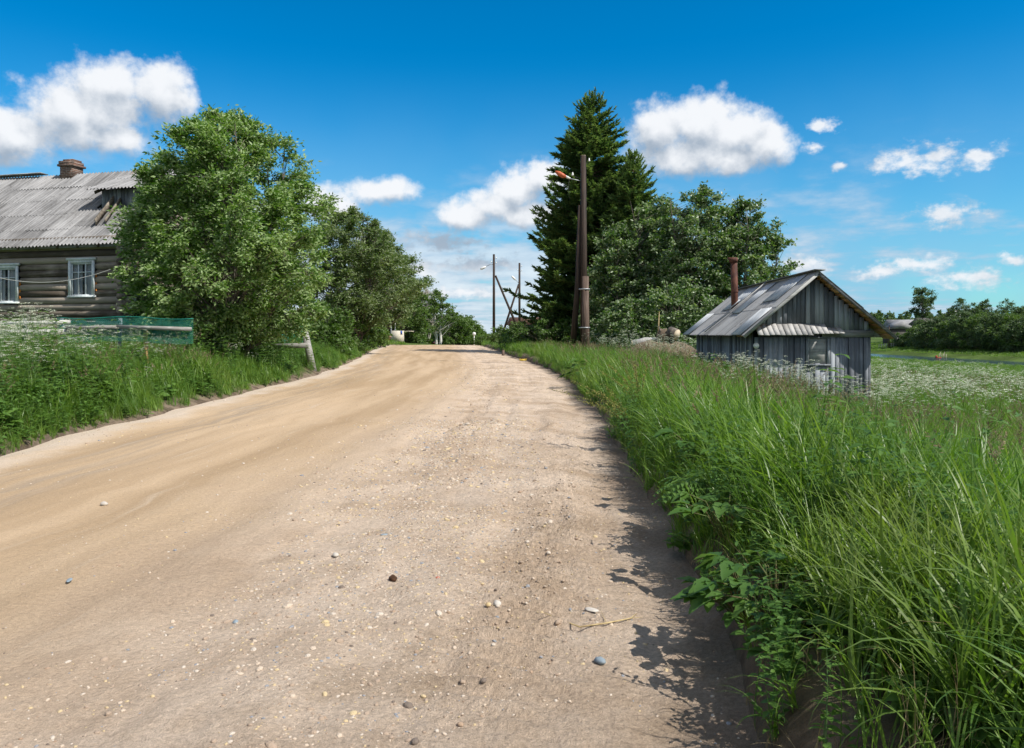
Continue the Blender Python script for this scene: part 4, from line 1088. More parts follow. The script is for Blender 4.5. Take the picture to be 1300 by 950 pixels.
def tree(name, label, cat, loc, h, prof, rad, ncl, nlf, lsize, leaf, bark, r0=.16, base=.15, clr=.45, seed=1, stems=1, lean=(0, 0), group=None,
         droop=.25, asp=.45, outw=.5, squash=.75, lump=.35, twig=True, limb_r=1.0, hollow=.55, up=.6, wind=(0, 0), crown_label=None, keep=1.0, spread=.35):
    """prof: list of (z fraction, radius fraction); clusters of leaves carried by limbs from the trunk"""
    rng = np.random.default_rng(seed)
    root = thing(name, label, cat, loc, 0, group)
    pz = [p[0] for p in prof]; pr = [p[1] for p in prof]
    ph = rng.uniform(0, 6.28, 4)
    stemsP = []
    for s_ in range(stems):
        a = rng.uniform(0, 6.28) + s_ * 6.28 / stems; off = np.array([math.cos(a), math.sin(a)]) * (0 if stems == 1 else r0 * 1.6)
        tx = np.array([math.cos(a), math.sin(a)]) * (rad * spread if stems > 1 else 0) + np.array(lean)
        k = 9; pts = []
        hh = h * (rng.uniform(.80, .96) if stems > 1 else .95)
        for i in range(k):
            f = i / (k - 1); j = rng.normal(size=2) * rad * .03 * (f > 0)
            pts.append([off[0] + tx[0] * f ** .8 + j[0], off[1] + tx[1] * f ** .8 + j[1], -.2 + (hh + .2) * f])
        stemsP.append(np.array(pts))
    paths = []; radii = []
    rs = r0 / math.sqrt(stems) ** .8
    for p in stemsP: paths.append(p); radii.append(rs * (1 - np.linspace(0, 1, len(p)) ** 1.1 * .9))
    C = []; 
    tries = 0
    while len(C) < ncl and tries < ncl * 12:
        tries += 1
        z = rng.uniform(base, 1.0); rr = np.interp(z, pz, pr)
        if rng.uniform() > (rr + .08): continue
        th = rng.uniform(0, 6.28)
        lum = 1 + lump * (math.sin(3 * th + ph[0] + z * 7) * .5 + math.sin(2 * th + ph[1] - z * 9) * .5 + math.sin(5 * th + z * 13 + ph[2]) * .35)
        q = (hollow + (1 - hollow) * rng.uniform()) if rng.uniform() < .72 else rng.uniform(.1, 1)
        r = rad * rr * q * np.clip(lum, .5, 1.35)
        C.append([r * math.cos(th) + lean[0] * z, r * math.sin(th) + lean[1] * z, z * h])
    C = np.array(C)
    LV = []
    tw_paths = []; tw_r = []
    for c in C:
        best = None
        for p in stemsP:
            hd = np.linalg.norm(c[:2] - p[-1][:2] * .5)
            za = max(h * base * .5, c[2] - hd * rng.uniform(.5, 1.0) - .3); za = min(za, p[-1][2] * .97)
            f = (za - p[0][2]) / (p[-1][2] - p[0][2]); i = min(int(f * 8), 7); g = f * 8 - i
            q = p[i] * (1 - g) + p[i + 1] * g
            dd = np.linalg.norm(q - c)
            if best is None or dd < best[0]: best = (dd, q, f)
        dd, q, f = best
        m = (q + c) / 2 + np.array([0, 0, dd * .10]) + rng.normal(size=3) * dd * .06
        tt = np.linspace(0, 1, 6)[:, None]
        path = q * (1 - tt) ** 2 + 2 * m * tt * (1 - tt) + c * tt ** 2
        ra = min(rs * (1 - f * .8) * .6, .012 + dd * .012) * limb_r
        paths.append(path); radii.append(np.linspace(ra, max(.006, ra * .2), 6))
        out = c - np.array([lean[0] * .5, lean[1] * .5, c[2] * .55 + h * .12]); out = out / (np.linalg.norm(out) + 1e-6)
        n = int(nlf * rng.uniform(.55, 1.4) * keep)
        cr = clr * rng.uniform(.6, 1.35)
        # leaves sit on a few short twigs springing from the limb's end
        nt_ = max(3, n // 14)
        td = unit(rng.normal(size=(nt_, 3)) + out * 1.0 + np.array([wind[0], wind[1], .15]))
        tl = cr * rng.uniform(.5, 1.5, nt_)
        ti = rng.integers(0, nt_, n); u = rng.uniform(.15, 1, n) ** .8
        pos = c + td[ti] * (tl[ti] * u)[:, None] + rng.normal(size=(n, 3)) * cr * .16
        pos[:, 2] = c[2] + (pos[:, 2] - c[2]) * squash - (u ** 2) * cr * droop * .5
        LV.append((pos, np.repeat(out[None, :], n, 0) * outw + np.array([wind[0], wind[1], 0])))
        if twig:
            for k in range(0, nt_, 2):
                e = c + td[k] * tl[k] * np.array([1, 1, squash]) - np.array([0, 0, cr * droop * .5])
                tw_paths.append(np.array([c, (c + e) / 2 + np.array([0, 0, .03]), e])); tw_r.append(np.array([.010, .007, .003]) * max(1, lsize * 6))
    tb = tubes_np(paths, radii, 7)
    if twig:
        t2 = tubes_np(tw_paths, tw_r, 3); tb.add(t2.v, t2.f, .5)
    part('trunk', tb, bark, root, smooth=True)
    pos = np.concatenate([a for a, b in LV]); ow = np.concatenate([b for a, b in LV])
    V, Fc = leaves(pos, lsize, droop, ow, asp, rng, up)
    ci = np.concatenate([np.full(len(a), rng.uniform(-.22, .22)) for a, b in LV])
    rnd = np.repeat(np.clip(rng.uniform(0, 1, len(pos)) * .8 + .1 + ci, 0, 1), 4)
    me = np_mesh('crown', V, [Fc], rnd)
    obj('crown', me, leaf, root, crown_label)
    return root

def spruce(label, loc, h, rad, seed, nw=60, group=None, twl=.60, bare=.02):
    rng = np.random.default_rng(seed)
    root = thing('spruce_tree', label, 'spruce tree', loc, 0, group)
    paths = [np.array([[rng.normal() * .03, rng.normal() * .03, z] for z in np.linspace(-.2, h * .985, 12)])]; radii = [np.linspace(h * .014, .02, 12)]
    P0 = []; DD = []; LL = []; WW = []; CI = []
    z = h * bare
    zs = []
    while z < h * .985:
        zs.append(z); z += h / nw * rng.uniform(.7, 1.3) * (1.1 - .5 * z / h)
    for z in zs:
        f = z / h
        R_ = rad * np.interp(f, [0, .08, .25, .5, .75, .92, 1], [.85, 1.0, .98, .80, .52, .22, .03])
        nb = max(4, int(11 - 5 * f + rng.integers(0, 3)))
        for k in range(nb):
            a = rng.uniform(0, 6.28); L = R_ * rng.uniform(.62, 1.16)
            if rng.uniform() < .06: L *= 1.18
            drp = np.interp(f, [0, .5, .9, 1], [.42, .18, -.45, -1.1]) + rng.uniform(-.1, .1)
            u = np.linspace(0, 1, 8)
            r = L * u * (1 - .04 * u); zz = z - drp * L * (u ** 1.2) + .30 * L * u ** 3 * (drp > 0)
            aj = a + .10 * np.sin(u * 3 + rng.uniform(0, 6)) * u
            pth = np.stack([np.cos(aj) * r, np.sin(aj) * r, zz], 1)
            paths.append(pth); radii.append(np.linspace(.012 + L * .009, .006, 8))
            n = max(6, int(L * 20)); s = rng.uniform(.12, 1, n) ** .75
            i = np.minimum((s * 7).astype(int), 6); g = (s * 7 - i)[:, None]
            b = pth[i] * (1 - g) + pth[i + 1] * g; t = unit(pth[i + 1] - pth[i])
            side = np.stack([-t[:, 1], t[:, 0], np.zeros(n)], 1) * rng.choice([-1, 1], n)[:, None]
            d = unit(t * .85 + side * rng.uniform(.35, 1.1, n)[:, None] + np.stack([rng.normal(size=n) * .15, rng.normal(size=n) * .15, rng.normal(size=n) * .42 + .16], 1))
            P0.append(b); DD.append(d); LL.append(twl * (1.15 - .55 * s) * rng.uniform(.6, 1.3, n) * min(1.2, .4 + L * .25)); CI.append(np.full(n, rng.uniform(-.25, .25)) + (s - .5) * .3)
            # tip tuft
            P0.append(pth[-1:]); DD.append(unit(pth[-1:] - pth[-2:-1] + np.array([[0, 0, .1]]))); LL.append(np.array([twl * .9])); CI.append(np.array([.25]))
    # leader shoots
    for k in range(26):
        P0.append(np.array([[0, 0, h * rng.uniform(.93, .99)]])); DD.append(unit(np.array([[rng.normal() * .4, rng.normal() * .4, 1.0]]))); LL.append(np.array([twl * .8])); CI.append(np.array([.1]))
    P0 = np.concatenate(P0); DD = np.concatenate(DD); LL = np.concatenate(LL); CI = np.concatenate(CI)
    n = len(P0)
    # every twig: a spray of narrow needle blades round its axis (3 crossed slivers + 4 forward side slivers)
    Vs = []; Fs = []; off = 0; rn = []
    for q in range(3):
        nr = rng.normal(size=(n, 3)); sdir = unit(np.cross(DD, nr)); w = (LL * .15)[:, None]; l = LL[:, None]
        V = np.stack([P0, P0 + DD * l * .35 + sdir * w, P0 + DD * l, P0 + DD * l * .35 - sdir * w], 1).reshape(-1, 3)
        a = np.arange(n) * 4 + off; Fs.append(np.stack([a, a + 1, a + 2, a + 3], 1)); Vs.append(V); off += 4 * n
        rn.append(np.repeat(np.clip(rng.uniform(.0, .9, n) + CI, 0, 1), 4))
    for q in range(4):
        sg = 1 if q % 2 else -1; f = .2 + .35 * (q // 2)
        nr = np.array([0, 0, 1.0]) + rng.normal(size=(n, 3)) * .3; sd_ = unit(np.cross(DD, nr)) * sg
        b = P0 + DD * (LL * f)[:, None]; d2 = unit(DD * .8 + sd_ * .9 + np.array([0, 0, -.12])); l2 = (LL * .5)[:, None]; w2 = (LL * .08)[:, None]
        s2 = unit(np.cross(d2, nr))
        V = np.stack([b, b + d2 * l2 * .4 + s2 * w2, b + d2 * l2, b + d2 * l2 * .4 - s2 * w2], 1).reshape(-1, 3)
        a = np.arange(n) * 4 + off; Fs.append(np.stack([a, a + 1, a + 2, a + 3], 1)); Vs.append(V); off += 4 * n
        rn.append(np.repeat(np.clip(rng.uniform(.0, .9, n) + CI, 0, 1), 4))
    part('trunk', tubes_np(paths, radii, 5), 'bark_spruce', root, smooth=True)
    obj('crown', np_mesh('crown', np.concatenate(Vs), Fs, np.concatenate(rn)), 'spruce_needle', root)
    return root

ROUND = [(0, .3), (.12, .75), (.3, 1.0), (.5, 1.0), (.7, .85), (.85, .62), (.95, .35), (1, .1)]
OVAL = [(0, .2), (.2, .65), (.4, .95), (.6, 1.0), (.8, .72), (.93, .38), (1, .08)]
BUSH = [(0, .7), (.2, .95), (.5, 1.0), (.75, .8), (.92, .45), (1, .1)]
def at_(px, d): X = PX(px, d); return (X, d, gz(X, d) - .05)

def build_trees():
    # big rowan at the corner of the house
    l = at_(294, 25.6)
    h = PZ(152, 25.6) - l[2]
    ROWAN = [(0, .15), (.10, .35), (.2, .72), (.33, 1.0), (.5, 1.0), (.7, .85), (.85, .62), (.95, .35), (1, .1)]
    tree('rowan_tree', 'big leafy rowan tree beside the log house with pale leaf undersides turned up', 'tree', l, h, ROWAN, 3.08, 560, 270, .14,
         'rowan_leaf', 'bark_grey', .17, .12, .50, 3, 5, group=None, droop=.35, asp=.40, outw=.8, lump=.42, wind=(-.25, .1), hollow=.5, spread=.5, limb_r=.6)
    # trees following along the left of the road
    l = at_(447, 60); h = PZ(268, 60) - l[2]
    tree('willow_tree', 'open dark willow tree right behind the big rowan tree', 'tree', l, h, OVAL, 4.6, 380, 150, .24, 'willow_leaf', 'bark_grey', .18, .19, .68, 5, 3, droop=.4, asp=.36, outw=.6, lump=.35, hollow=.4, limb_r=.7)
    l = at_(484, 108); h = PZ(298, 108) - l[2]
    tree('willow_tree', 'middle-height loose willow tree between the taller willow and the road end', 'tree', l, h, OVAL, 5.6, 330, 120, .38, 'willow_leaf', 'bark_grey', .22, .18, 1.0, 8, 3, droop=.4, asp=.38, outw=.6, lump=.35, hollow=.4, limb_r=.8)
    l = at_(511, 142); h = PZ(360, 142) - l[2]
    tree('roadside_tree', 'small rounded green tree last in the left row before the birches', 'tree', l, h, BUSH, 5.0, 200, 110, .45, 'birch_leaf', 'bark_grey', .2, .05, 1.0, 9, 2, droop=.3)
    for i, (px, d, top, rad, mat, lab) in enumerate([
            (404, 45, 390, 2.1, 'bush_leaf', 'bushy green shrub behind the leaning whitewashed post'),
            (436, 60, 375, 2.6, 'bush_leaf', 'dense shrub under the open willow tree'),
            (464, 88, 390, 2.6, 'birch_leaf', 'light green shrub left of the brick heap'),
            (514, 150, 388, 4.0, 'birch_leaf', 'bright shrub right behind the concrete block'),
            (300, 31, 392, 1.6, 'bush_leaf', 'dark shrub in the shade at the foot of the big rowan tree'),
            (205, 30, 372, 2.0, 'bush_leaf', 'dark shrub growing against the corner of the log house')]):
        l = at_(px, d); h = PZ(top, d) - l[2]
        tree('shrub', lab, 'shrub', l, h, BUSH, rad, 110, 120, .10 + d * .0024, mat, 'bark_grey', .06, .02, .5 * max(1, d / 60), 20 + i, 4, droop=.2)
    # birches past the crest
    l = at_(556, 160); h = PZ(371, 160) - l[2]
    tree('birch_tree', 'birch with forked white trunk just past the crest of the road', 'birch tree', l, h, OVAL, 3.6, 105, 70, .42, 'birch_leaf', 'bark_birch', .42, .28, .9, 31, 2, droop=.3, spread=.25, lump=.5, limb_r=1.1)
    l = at_(541, 170); h = PZ(370, 170) - l[2]
    tree('dead_tree', 'bare pale dead tree with thin upright twigs behind the white birch', 'dead tree', l, h, OVAL, 2.2, 130, 40, .7, 'dead_twig', 'dead_twig', .26, .25, 1.0, 33, 4, droop=-1, asp=.10, spread=.7, limb_r=1.8, outw=.2)
    for i, (px, d, top, rad, lab) in enumerate([(533, 195, 403, 4.2, 'rounded dark bush left of the white birch'), (576, 176, 396, 4.6, 'rounded green tree just right of the white birch'),
            (590, 180, 404, 3.2, 'lower green tree at the right end of the birch group'), (605, 190, 417, 1.8, 'small distant tree behind the round white sign'), (560, 198, 400, 4.6, 'dark green tree directly behind the white birch')]):
        l = at_(px, d); h = PZ(top, d) - l[2]
        tree('distant_tree', lab, 'tree', l, h, BUSH, rad, 110, 100, .5, 'birch_leaf', 'bark_grey', .15, .03, 1.1, 40 + i, 2, twig=False)
    # spruces
    l = at_(752, 65); h = PZ(124, 65) - l[2]
    spruce('tall dark spruce, the highest tree beyond the near pole', l, h, 6.0, 51)
    l = at_(803, 60); h = PZ(197, 60) - l[2]
    spruce('second shorter spruce with its pointed top just right of the tallest one', l, h, 3.7, 52, 52)
    l = at_(735, 68); h = PZ(150, 68) - l[2]
    spruce('slim spruce whose top pokes out left of the tallest spruce tip', l, h, 3.6, 53, 48)
    # broadleaved trees behind the shed
    for i, (px, d, top, rad, ncl, lab) in enumerate([
            (838, 50, 250, 3.3, 210, 'aspen tree standing right against the spruces'),
            (895, 47, 238, 3.2, 230, 'tallest aspen tree above the stovepipe of the shed'),
            (948, 46, 262, 2.7, 170, 'aspen tree at the right end of the clump behind the shed'),
            (785, 50, 290, 2.2, 130, 'shorter aspen tree in front of the spruce beside the near pole')]):
        l = at_(px, d); h = PZ(top, d) - l[2]
        tree('aspen_tree', lab, 'tree', l, h, OVAL if i != 1 else ROUND, rad, int(ncl * 1.5), 140, .19, 'aspen_leaf', 'bark_grey', .15, .06, .60, 60 + i, 3, droop=.2, asp=.62, lump=.32, hollow=.4, outw=.4, spread=.6, limb_r=.7)
    for i, (px, d, top, rad, lab) in enumerate([(905, 40, 385, 2.0, 'shrub between the log heap and the shed'), (800, 42, 385, 2.2, 'dark shrub behind the log heap'), (700, 62, 398, 3.0, 'dense low shrub at the left foot of the spruces'),
                                               (862, 42, 350, 2.2, 'tall shrub rising behind the sawn log')]):
        l = at_(px, d); h = PZ(top, d) - l[2]
        tree('shrub', lab, 'shrub', l, h, BUSH, rad, 110, 120, .17, 'aspen_leaf' if i != 2 else 'bush_leaf', 'bark_grey', .06, .02, .5, 70 + i, 4, droop=.2, asp=.6)
    # low bushes on the right-hand verge up to the crest
    for i, (px, d, top, rad, lab) in enumerate([(640, 80, 414, 1.5, 'low bush on the verge under the far crossed braces'), (665, 72, 412, 1.9, 'low bush on the verge right of the far poles'),
                                               (615, 104, 428, 1.2, 'small bush on the right verge near the crest')]):
        l = at_(px, d); h = PZ(top, d) - l[2]
        tree('shrub', lab, 'shrub', l, h, BUSH, rad, 45, 70, .22, 'birch_leaf', 'bark_grey', .05, .02, .45, 80 + i, 4)

    # ---- across the river
    l = at_(1171, 255); h = PZ(366, 255) - l[2]
    tree('lone_pine', 'tall lone tree with a ragged crown rising above the far village', 'tree', l, h, [(0, 0), (.45, .1), (.55, .5), (.62, .95), (.72, .75), (.8, 1.0), (.92, .8), (1, .2)], 3.8, 60, 80, .6, 'far_leaf', 'bark_grey', .35, .5, 1.3, 90, 1, lump=.5, twig=False, limb_r=2)
    rr = random.Random(3)
    cols = ['left', 'right']
    specs = [(1143, 268, 431, 3.5), (1150, 262, 428, 4), (1160, 258, 424, 5), (1172, 250, 412, 6), (1183, 240, 404, 6), (1196, 236, 402, 6), (1208, 230, 408, 5.5), (1222, 224, 398, 6), (1236, 220, 404, 5.5), (1249, 214, 398, 6),
             (1262, 210, 401, 5.5), (1275, 206, 399, 6), (1288, 202, 402, 5.5), (1301, 198, 404, 6), (1314, 196, 398, 6), (1330, 192, 400, 6)]
    lab = ['leftmost and lowest round bush on the far bank by the open slope', 'low bush on the far bank, second from the open slope', 'bush under the left side of the lone tall tree', 'bush on the far bank straight below the lone tall tree',
           'bush on the far bank just right of the lone tree, above the red thing', 'bush below the pale roof with white chimney, its left side', 'lower bush in front of the roof with white chimney', 'high bush just right of the roof with white chimney',
           'bush left under the round-topped far tree', 'bush directly below the round-topped far tree', 'bush between the round-topped and the pointed far tree', 'high bush under the pointed far tree', 'bush left of the far right grey roof',
           'bush at the right edge of the picture on the far bank', 'bush beyond the right edge, first', 'bush beyond the right edge, second']
    for i, (px, d, top, rad) in enumerate(specs):
        l = at_(px, d); h = PZ(top, d) - l[2]
        tree('willow_bush', lab[i], 'bush', l, h, BUSH, rad * .92, 120, 90, .48, 'far_leaf' if i % 3 else 'birch_leaf', 'bark_grey', .12, .0, 1.2, 100 + i, 3, group='willow bushes along the far bank', twig=False, lump=.4)
    for i, (px, d, top, rad, lb) in enumerate([(1220, 250, 380, 3.4, 'round-topped far tree left of the middle of the far bank'), (1234, 240, 386, 3.2, 'tree touching the round-topped far tree on its right'), (1250, 245, 383, 3.2, 'pointed dark far tree above the middle bushes'),
                                            (1275, 240, 383, 5.0, 'broad far tree near the right edge of the picture'), (1296, 235, 391, 4.5, 'low far tree at the right picture edge'), (1206, 262, 393, 2.4, 'small dark far tree behind the white chimney')]):
        l = at_(px, d); h = PZ(top, d) - l[2]
        tree('village_tree', lb, 'tree', l, h, OVAL, rad, 80, 90, .5, 'far_leaf', 'bark_grey', .25, .12, 1.2, 130 + i, 2, twig=False)
build_trees()

# ------------------------------------------------------------------ far village and forest
def build_village():
    def house(px0, px1, ptop, peave, d, roof, wall, label, chim=False, rz=0, win=2):
        xm = PX((px0 + px1) / 2, d); g = gz(xm, d) - .5; w = (px1 - px0) / F * d / 2
        root = thing('village_house', label, 'house', (xm, d, g), R(rz), 'houses of the village across the river')
        ze = PZ(peave, d) - g; zt = PZ(ptop, d) - g; dp = 4.5
        mb = MB(); mb.prism([(-w, -dp, 0), (w, -dp, 0), (w, -dp, ze), (-w, -dp, ze)], (0, 2 * dp, 0)); part('wall', mb, wall, root)
        mb = MB(); mb.prism([(-w - .5, -dp - .6, ze - .2), (-w - .5, 0, zt), (-w - .5, dp + .6, ze - .2), (-w - .5, 0, ze - .15)], (2 * w + 1, 0, 0)); rf = part('roof', mb, roof, root)
        if chim:
            mb = MB(); mb.box((w * .1, 0, zt + .4), (1.0, .9, 1.6)); part('chimney', mb, 'bright_white', rf)
        for k in range(win):
            x = -w + (k + .7) * 2 * w / (win + .4)
            mb = MB(); mb.box((x, -dp - .02, ze * .55), (1.0, .05, 1.3)); wn = part('window', mb, 'bright_white', root)
            mb = MB(); mb.box((x, -dp - .06, ze * .55), (.75, .03, 1.05)); part('pane', mb, 'window_glass', wn)
        return root
    house(1128, 1161, 406, 414.5, 300, 'roof_far', 'house_pale', 'long pale-roofed village house showing just right of the shed eave', rz=-6, win=3)
    house(1131, 1150, 408.5, 417, 285, 'roof_far', 'house_dark', 'small dark gabled house in front of the long pale-roofed one', rz=90, win=1)
    house(1163, 1182, 404, 413, 290, 'house_dark', 'house_pale', 'dark-roofed village house at the left foot of the lone tree', rz=14, win=2)
    house(1203, 1221, 398.5, 409, 295, 'roof_far', 'house_dark', 'grey-roofed village house with a white chimney', True, rz=4)
    house(1281, 1306, 399, 411, 300, 'roof_far', 'house_dark', 'grey-roofed village house at the right edge of the picture', rz=-5)
    house(1186, 1200, 402, 410, 310, 'roof_brown', 'house_pale', 'brownish roof half hidden behind the lone tree bushes', rz=0, win=1)
    # field fence on the slope
    d = 262
    x0, x1 = PX(1116, d), PX(1141, d)
    root = thing('field_fence', 'thin post fence crossing the green slope on the far bank', 'fence', (x0, d, gz(x0, d)))
    for k in range(9):
        x = x0 + (x1 - x0) * k / 8; z = gz(x, d) - root.location.z
        mb = MB(); mb.tube([(x - x0, 0, z - .1), (x - x0, 0, z + 1.5)], .09, 6); part('post', mb, 'board_pale', root)
    mb = MB()
    for dz in (.6, 1.2): mb.tube([(0, 0, dz), (x1 - x0, 0, gz(x1, d) - root.location.z + dz)], .05, 4)
    part('rail', mb, 'board_pale', root)
    d = 258; x = PX(1128.5, d); g = gz(x, d); mb = MB(); mb.tube([(0, 0, -.2), (.1, 0, PZ(413, d) - g)], [.22, .16], 8); mb.bar((-.8, 0, PZ(416, d) - g), (1.0, 0, PZ(416, d) - g), .12, .12)
    o = obj('utility_pole', mb.mesh('utility_pole'), 'pole_stub'); o.location = (x, d, g); tag(o, 'distant wooden utility pole on the green slope right of the shed', 'utility pole')
    # red landing bench and sticks on the far bank
    d = 200; x = PX(1191, d); g = gz(x, d)
    root = thing('landing_stage', 'small red and brown wooden landing with sticks under the far bank bushes', 'landing', (x, d, g))
    mb = MB(); mb.box((0, 0, .4), (1.2, .8, .12)); mb.box((-.5, 0, .6), (.2, .6, .6)); part('seat', mb, 'red_sign', root)
    for k in range(6):
        mb = MB(); mb.tube([(.3 + k * .35, .2 * math.sin(k), -.1), (.3 + k * .35 + .1 * math.sin(k * 3), 0, 1.5 + .4 * math.sin(k * 2))], .06, 5); part('stick', mb, 'house_pale', root)
    # far woods: one mass of crowns
    rng = np.random.default_rng(77)
    pos = []
    for (x0, x1, y0, y1, hh, n) in ((150, 900, 480, 620, (10, 15), 420), (-900, -60, 420, 640, (8, 14), 260), (-60, 150, 460, 640, (4, 8), 70)):
        for k in range(n):
            x = rng.uniform(x0, x1); y = rng.uniform(y0, y1); 
            pos.append((x, y, gz(x, y), rng.uniform(*hh)))
    V = []; 
    for (x, y, z, h) in pos:
        n = 240; u = rng.uniform(0, 1, n); th = rng.uniform(0, 6.28, n); r = h * .3 * np.interp(u, [0, .3, .7, 1], [.9, 1, .7, .1]) * rng.uniform(.6, 1, n)
        V.append(np.stack([x + r * np.cos(th), y + r * np.sin(th), z + u * h], 1))
    V = np.concatenate(V); vv, ff = leaves(V, 1.7, .1, None, .7, rng, .4)
    me = np_mesh('far_woods', vv, [ff], np.repeat(rng.uniform(0, 1, len(V)), 4))
    o = obj('far_woods', me, 'far_leaf'); o['kind'] = 'stuff'; o['label'] = 'dark line of distant woods on the horizon'
build_village()

# ------------------------------------------------------------------ ground vegetation: prototypes and scatter
def ribbon(pts, w, wdir, V, Fc, Rn, rv):
    o = len(V); k = len(pts)
    for i, p in enumerate(pts):
        f = i / (k - 1); ww = w * (1 - f ** 2.2) * (.55 + .45 * min(1, f * 5)) * .5
        V.append(p - wdir * ww); V.append(p + wdir * ww); Rn += [rv, rv]
    for i in range(k - 1): Fc.append((o + 2 * i, o + 2 * i + 1, o + 2 * i + 3, o + 2 * i + 2))
def proto_clump(name, n, h, w, spread, bend, seg, seed, mat='grass_blade'):
    rng = np.random.default_rng(seed); V = []; Fc = []; Rn = []
    for k in range(n):
        a = rng.uniform(0, 6.28); hh = h * rng.uniform(.55, 1.1); r = spread * math.sqrt(rng.uniform())
        b = np.array([r * math.cos(a * 1.7), r * math.sin(a * 1.7), -.03]); d = np.array([math.cos(a), math.sin(a), 0]); wd = np.array([-d[1], d[0], 0]) * 1.0
        bd = bend * rng.uniform(.3, 1.5); pts = []
        for i in range(seg + 1):
            f = i / seg; th = bd * f ** 1.3
            pts.append((f, th))
        p = b.copy(); L = hh / seg; out = [p.copy()]
        tilt = rng.uniform(.02, .22)
        for i in range(seg):
            th = tilt + bd * ((i + .5) / seg) ** 1.5
            p = p + L * (d * math.sin(th) + np.array([0, 0, math.cos(th)])); out.append(p.copy())
        tw = rng.uniform(-.6, .6); wd2 = wd * math.cos(tw) + d * math.sin(tw)
        ribbon(out, w * rng.uniform(.6, 1.3), wd2, V, Fc, Rn, rng.uniform())
    me = np_mesh(name, np.array(V), [np.array(Fc)], Rn, smooth=True); me.materials.append(MATS[mat]); return bpy.data.objects.new(name, me)
def proto_seed(name, n, h, seed, spread=.10):
    rng = np.random.default_rng(seed); V = []; Fc = []; Rn = []
    for k in range(n):
        a = rng.uniform(0, 6.28); d = np.array([math.cos(a), math.sin(a), 0]); hh = h * rng.uniform(.8, 1.15)
        b = np.array([rng.normal() * spread, rng.normal() * spread, 0]); tilt = rng.uniform(.03, .22)
        out = [b + hh * f * (d * math.sin(tilt + .25 * f) + np.array([0, 0, math.cos(tilt + .25 * f)])) for f in np.linspace(0, 1, 6)]
        ribbon(out, .004, np.array([-d[1], d[0], 0]), V, Fc, Rn, rng.uniform())
        ribbon(out, .004, d, V, Fc, Rn, rng.uniform())
        top = out[-1]; ax = out[-1] - out[-2]; ax = ax / np.linalg.norm(ax)
        for q in range(26):
            f = q / 26; c = top - ax * (.17 * (1 - f)); e = rng.normal(size=3); e = e / np.linalg.norm(e) + ax * .9
            l = .035 * (1 - f * .6); s = np.cross(e, rng.normal(size=3)); s = s / np.linalg.norm(s) * .005
            o = len(V); V += [c, c + e * l * .5 + s, c + e * l, c + e * l * .5 - s]; Rn += [rng.uniform()] * 4; Fc.append((o, o + 1, o + 2, o + 3))
    me = np_mesh(name, np.array(V), [np.array(Fc)], Rn); me.materials.append(MATS['seed_head']); return bpy.data.objects.new(name, me)
def leafblade(V, Fc, Rn, base, d, nrm, L, W, rv, seg=4, droop=.25, teeth=0.0):
    """a broad leaf with a folded midrib and drooping tip"""
    d = d / np.linalg.norm(d); s = np.cross(d, nrm); s = s / np.linalg.norm(s); n = np.cross(s, d)
    o = len(V); p = np.array(base, dtype=float); shp = [0.12, .85, 1.0, .62, .02] if seg == 4 else list(np.sin(np.linspace(.08, 1, seg + 1) ** .75 * math.pi) + .04)
    for i in range(seg + 1):
        w = W * .5 * shp[i] * (1 + teeth * (1 if i % 2 else -1))
        V += [p - s * w + n * w * .35, p.copy(), p + s * w + n * w * .35]; Rn += [rv] * 3
        d2 = d - np.array([0, 0, droop * (i + 1) / seg]); d2 = d2 / np.linalg.norm(d2); p = p + d2 * L / seg
    for i in range(seg):
        a = o + 3 * i; Fc += [(a, a + 1, a + 4, a + 3), (a + 1, a + 2, a + 5, a + 4)]
def weed_geo(h, nst, seed, pairs=7, L=.10, W=.05, spread=.08):
    rng = np.random.default_rng(seed); V = []; Fc = []; Rn = []
    for k in range(nst):
        a = rng.uniform(0, 6.28); d = np.array([math.cos(a), math.sin(a), 0]); hh = h * rng.uniform(.7, 1.1); tilt = rng.uniform(.03, .3)
        b = np.array([rng.normal() * spread, rng.normal() * spread, 0])
        st = [b + hh * f * (d * math.sin(tilt * f * 1.5) + np.array([0, 0, math.cos(tilt * f)])) for f in np.linspace(0, 1, 7)]
        ribbon(st, .008, np.array([-d[1], d[0], 0]), V, Fc, Rn, .2); ribbon(st, .008, d, V, Fc, Rn, .2)
        for q in range(pairs):
            f = (q + 1.2) / (pairs + .6); i = min(int(f * 6), 5); g = f * 6 - i; c = st[i] * (1 - g) + st[i + 1] * g
            an = q * 1.57 + a
            for sg in (0, math.pi):
                dd = np.array([math.cos(an + sg), math.sin(an + sg), rng.uniform(.0, .4)]); sc_ = (1.15 - .6 * f) * rng.uniform(.8, 1.2)
                leafblade(V, Fc, Rn, c, dd, np.array([0, 0, 1.0]) + rng.normal(size=3) * .2, L * sc_, W * sc_, rng.uniform(), 4, .5)
    return V, Fc, Rn
def proto_weed(name, *a, **k):
    V, Fc, Rn = weed_geo(*a, **k); me = np_mesh(name, np.array(V), [np.array(Fc)], Rn, smooth=True); me.materials.append(MATS['weed_leaf']); return bpy.data.objects.new(name, me)
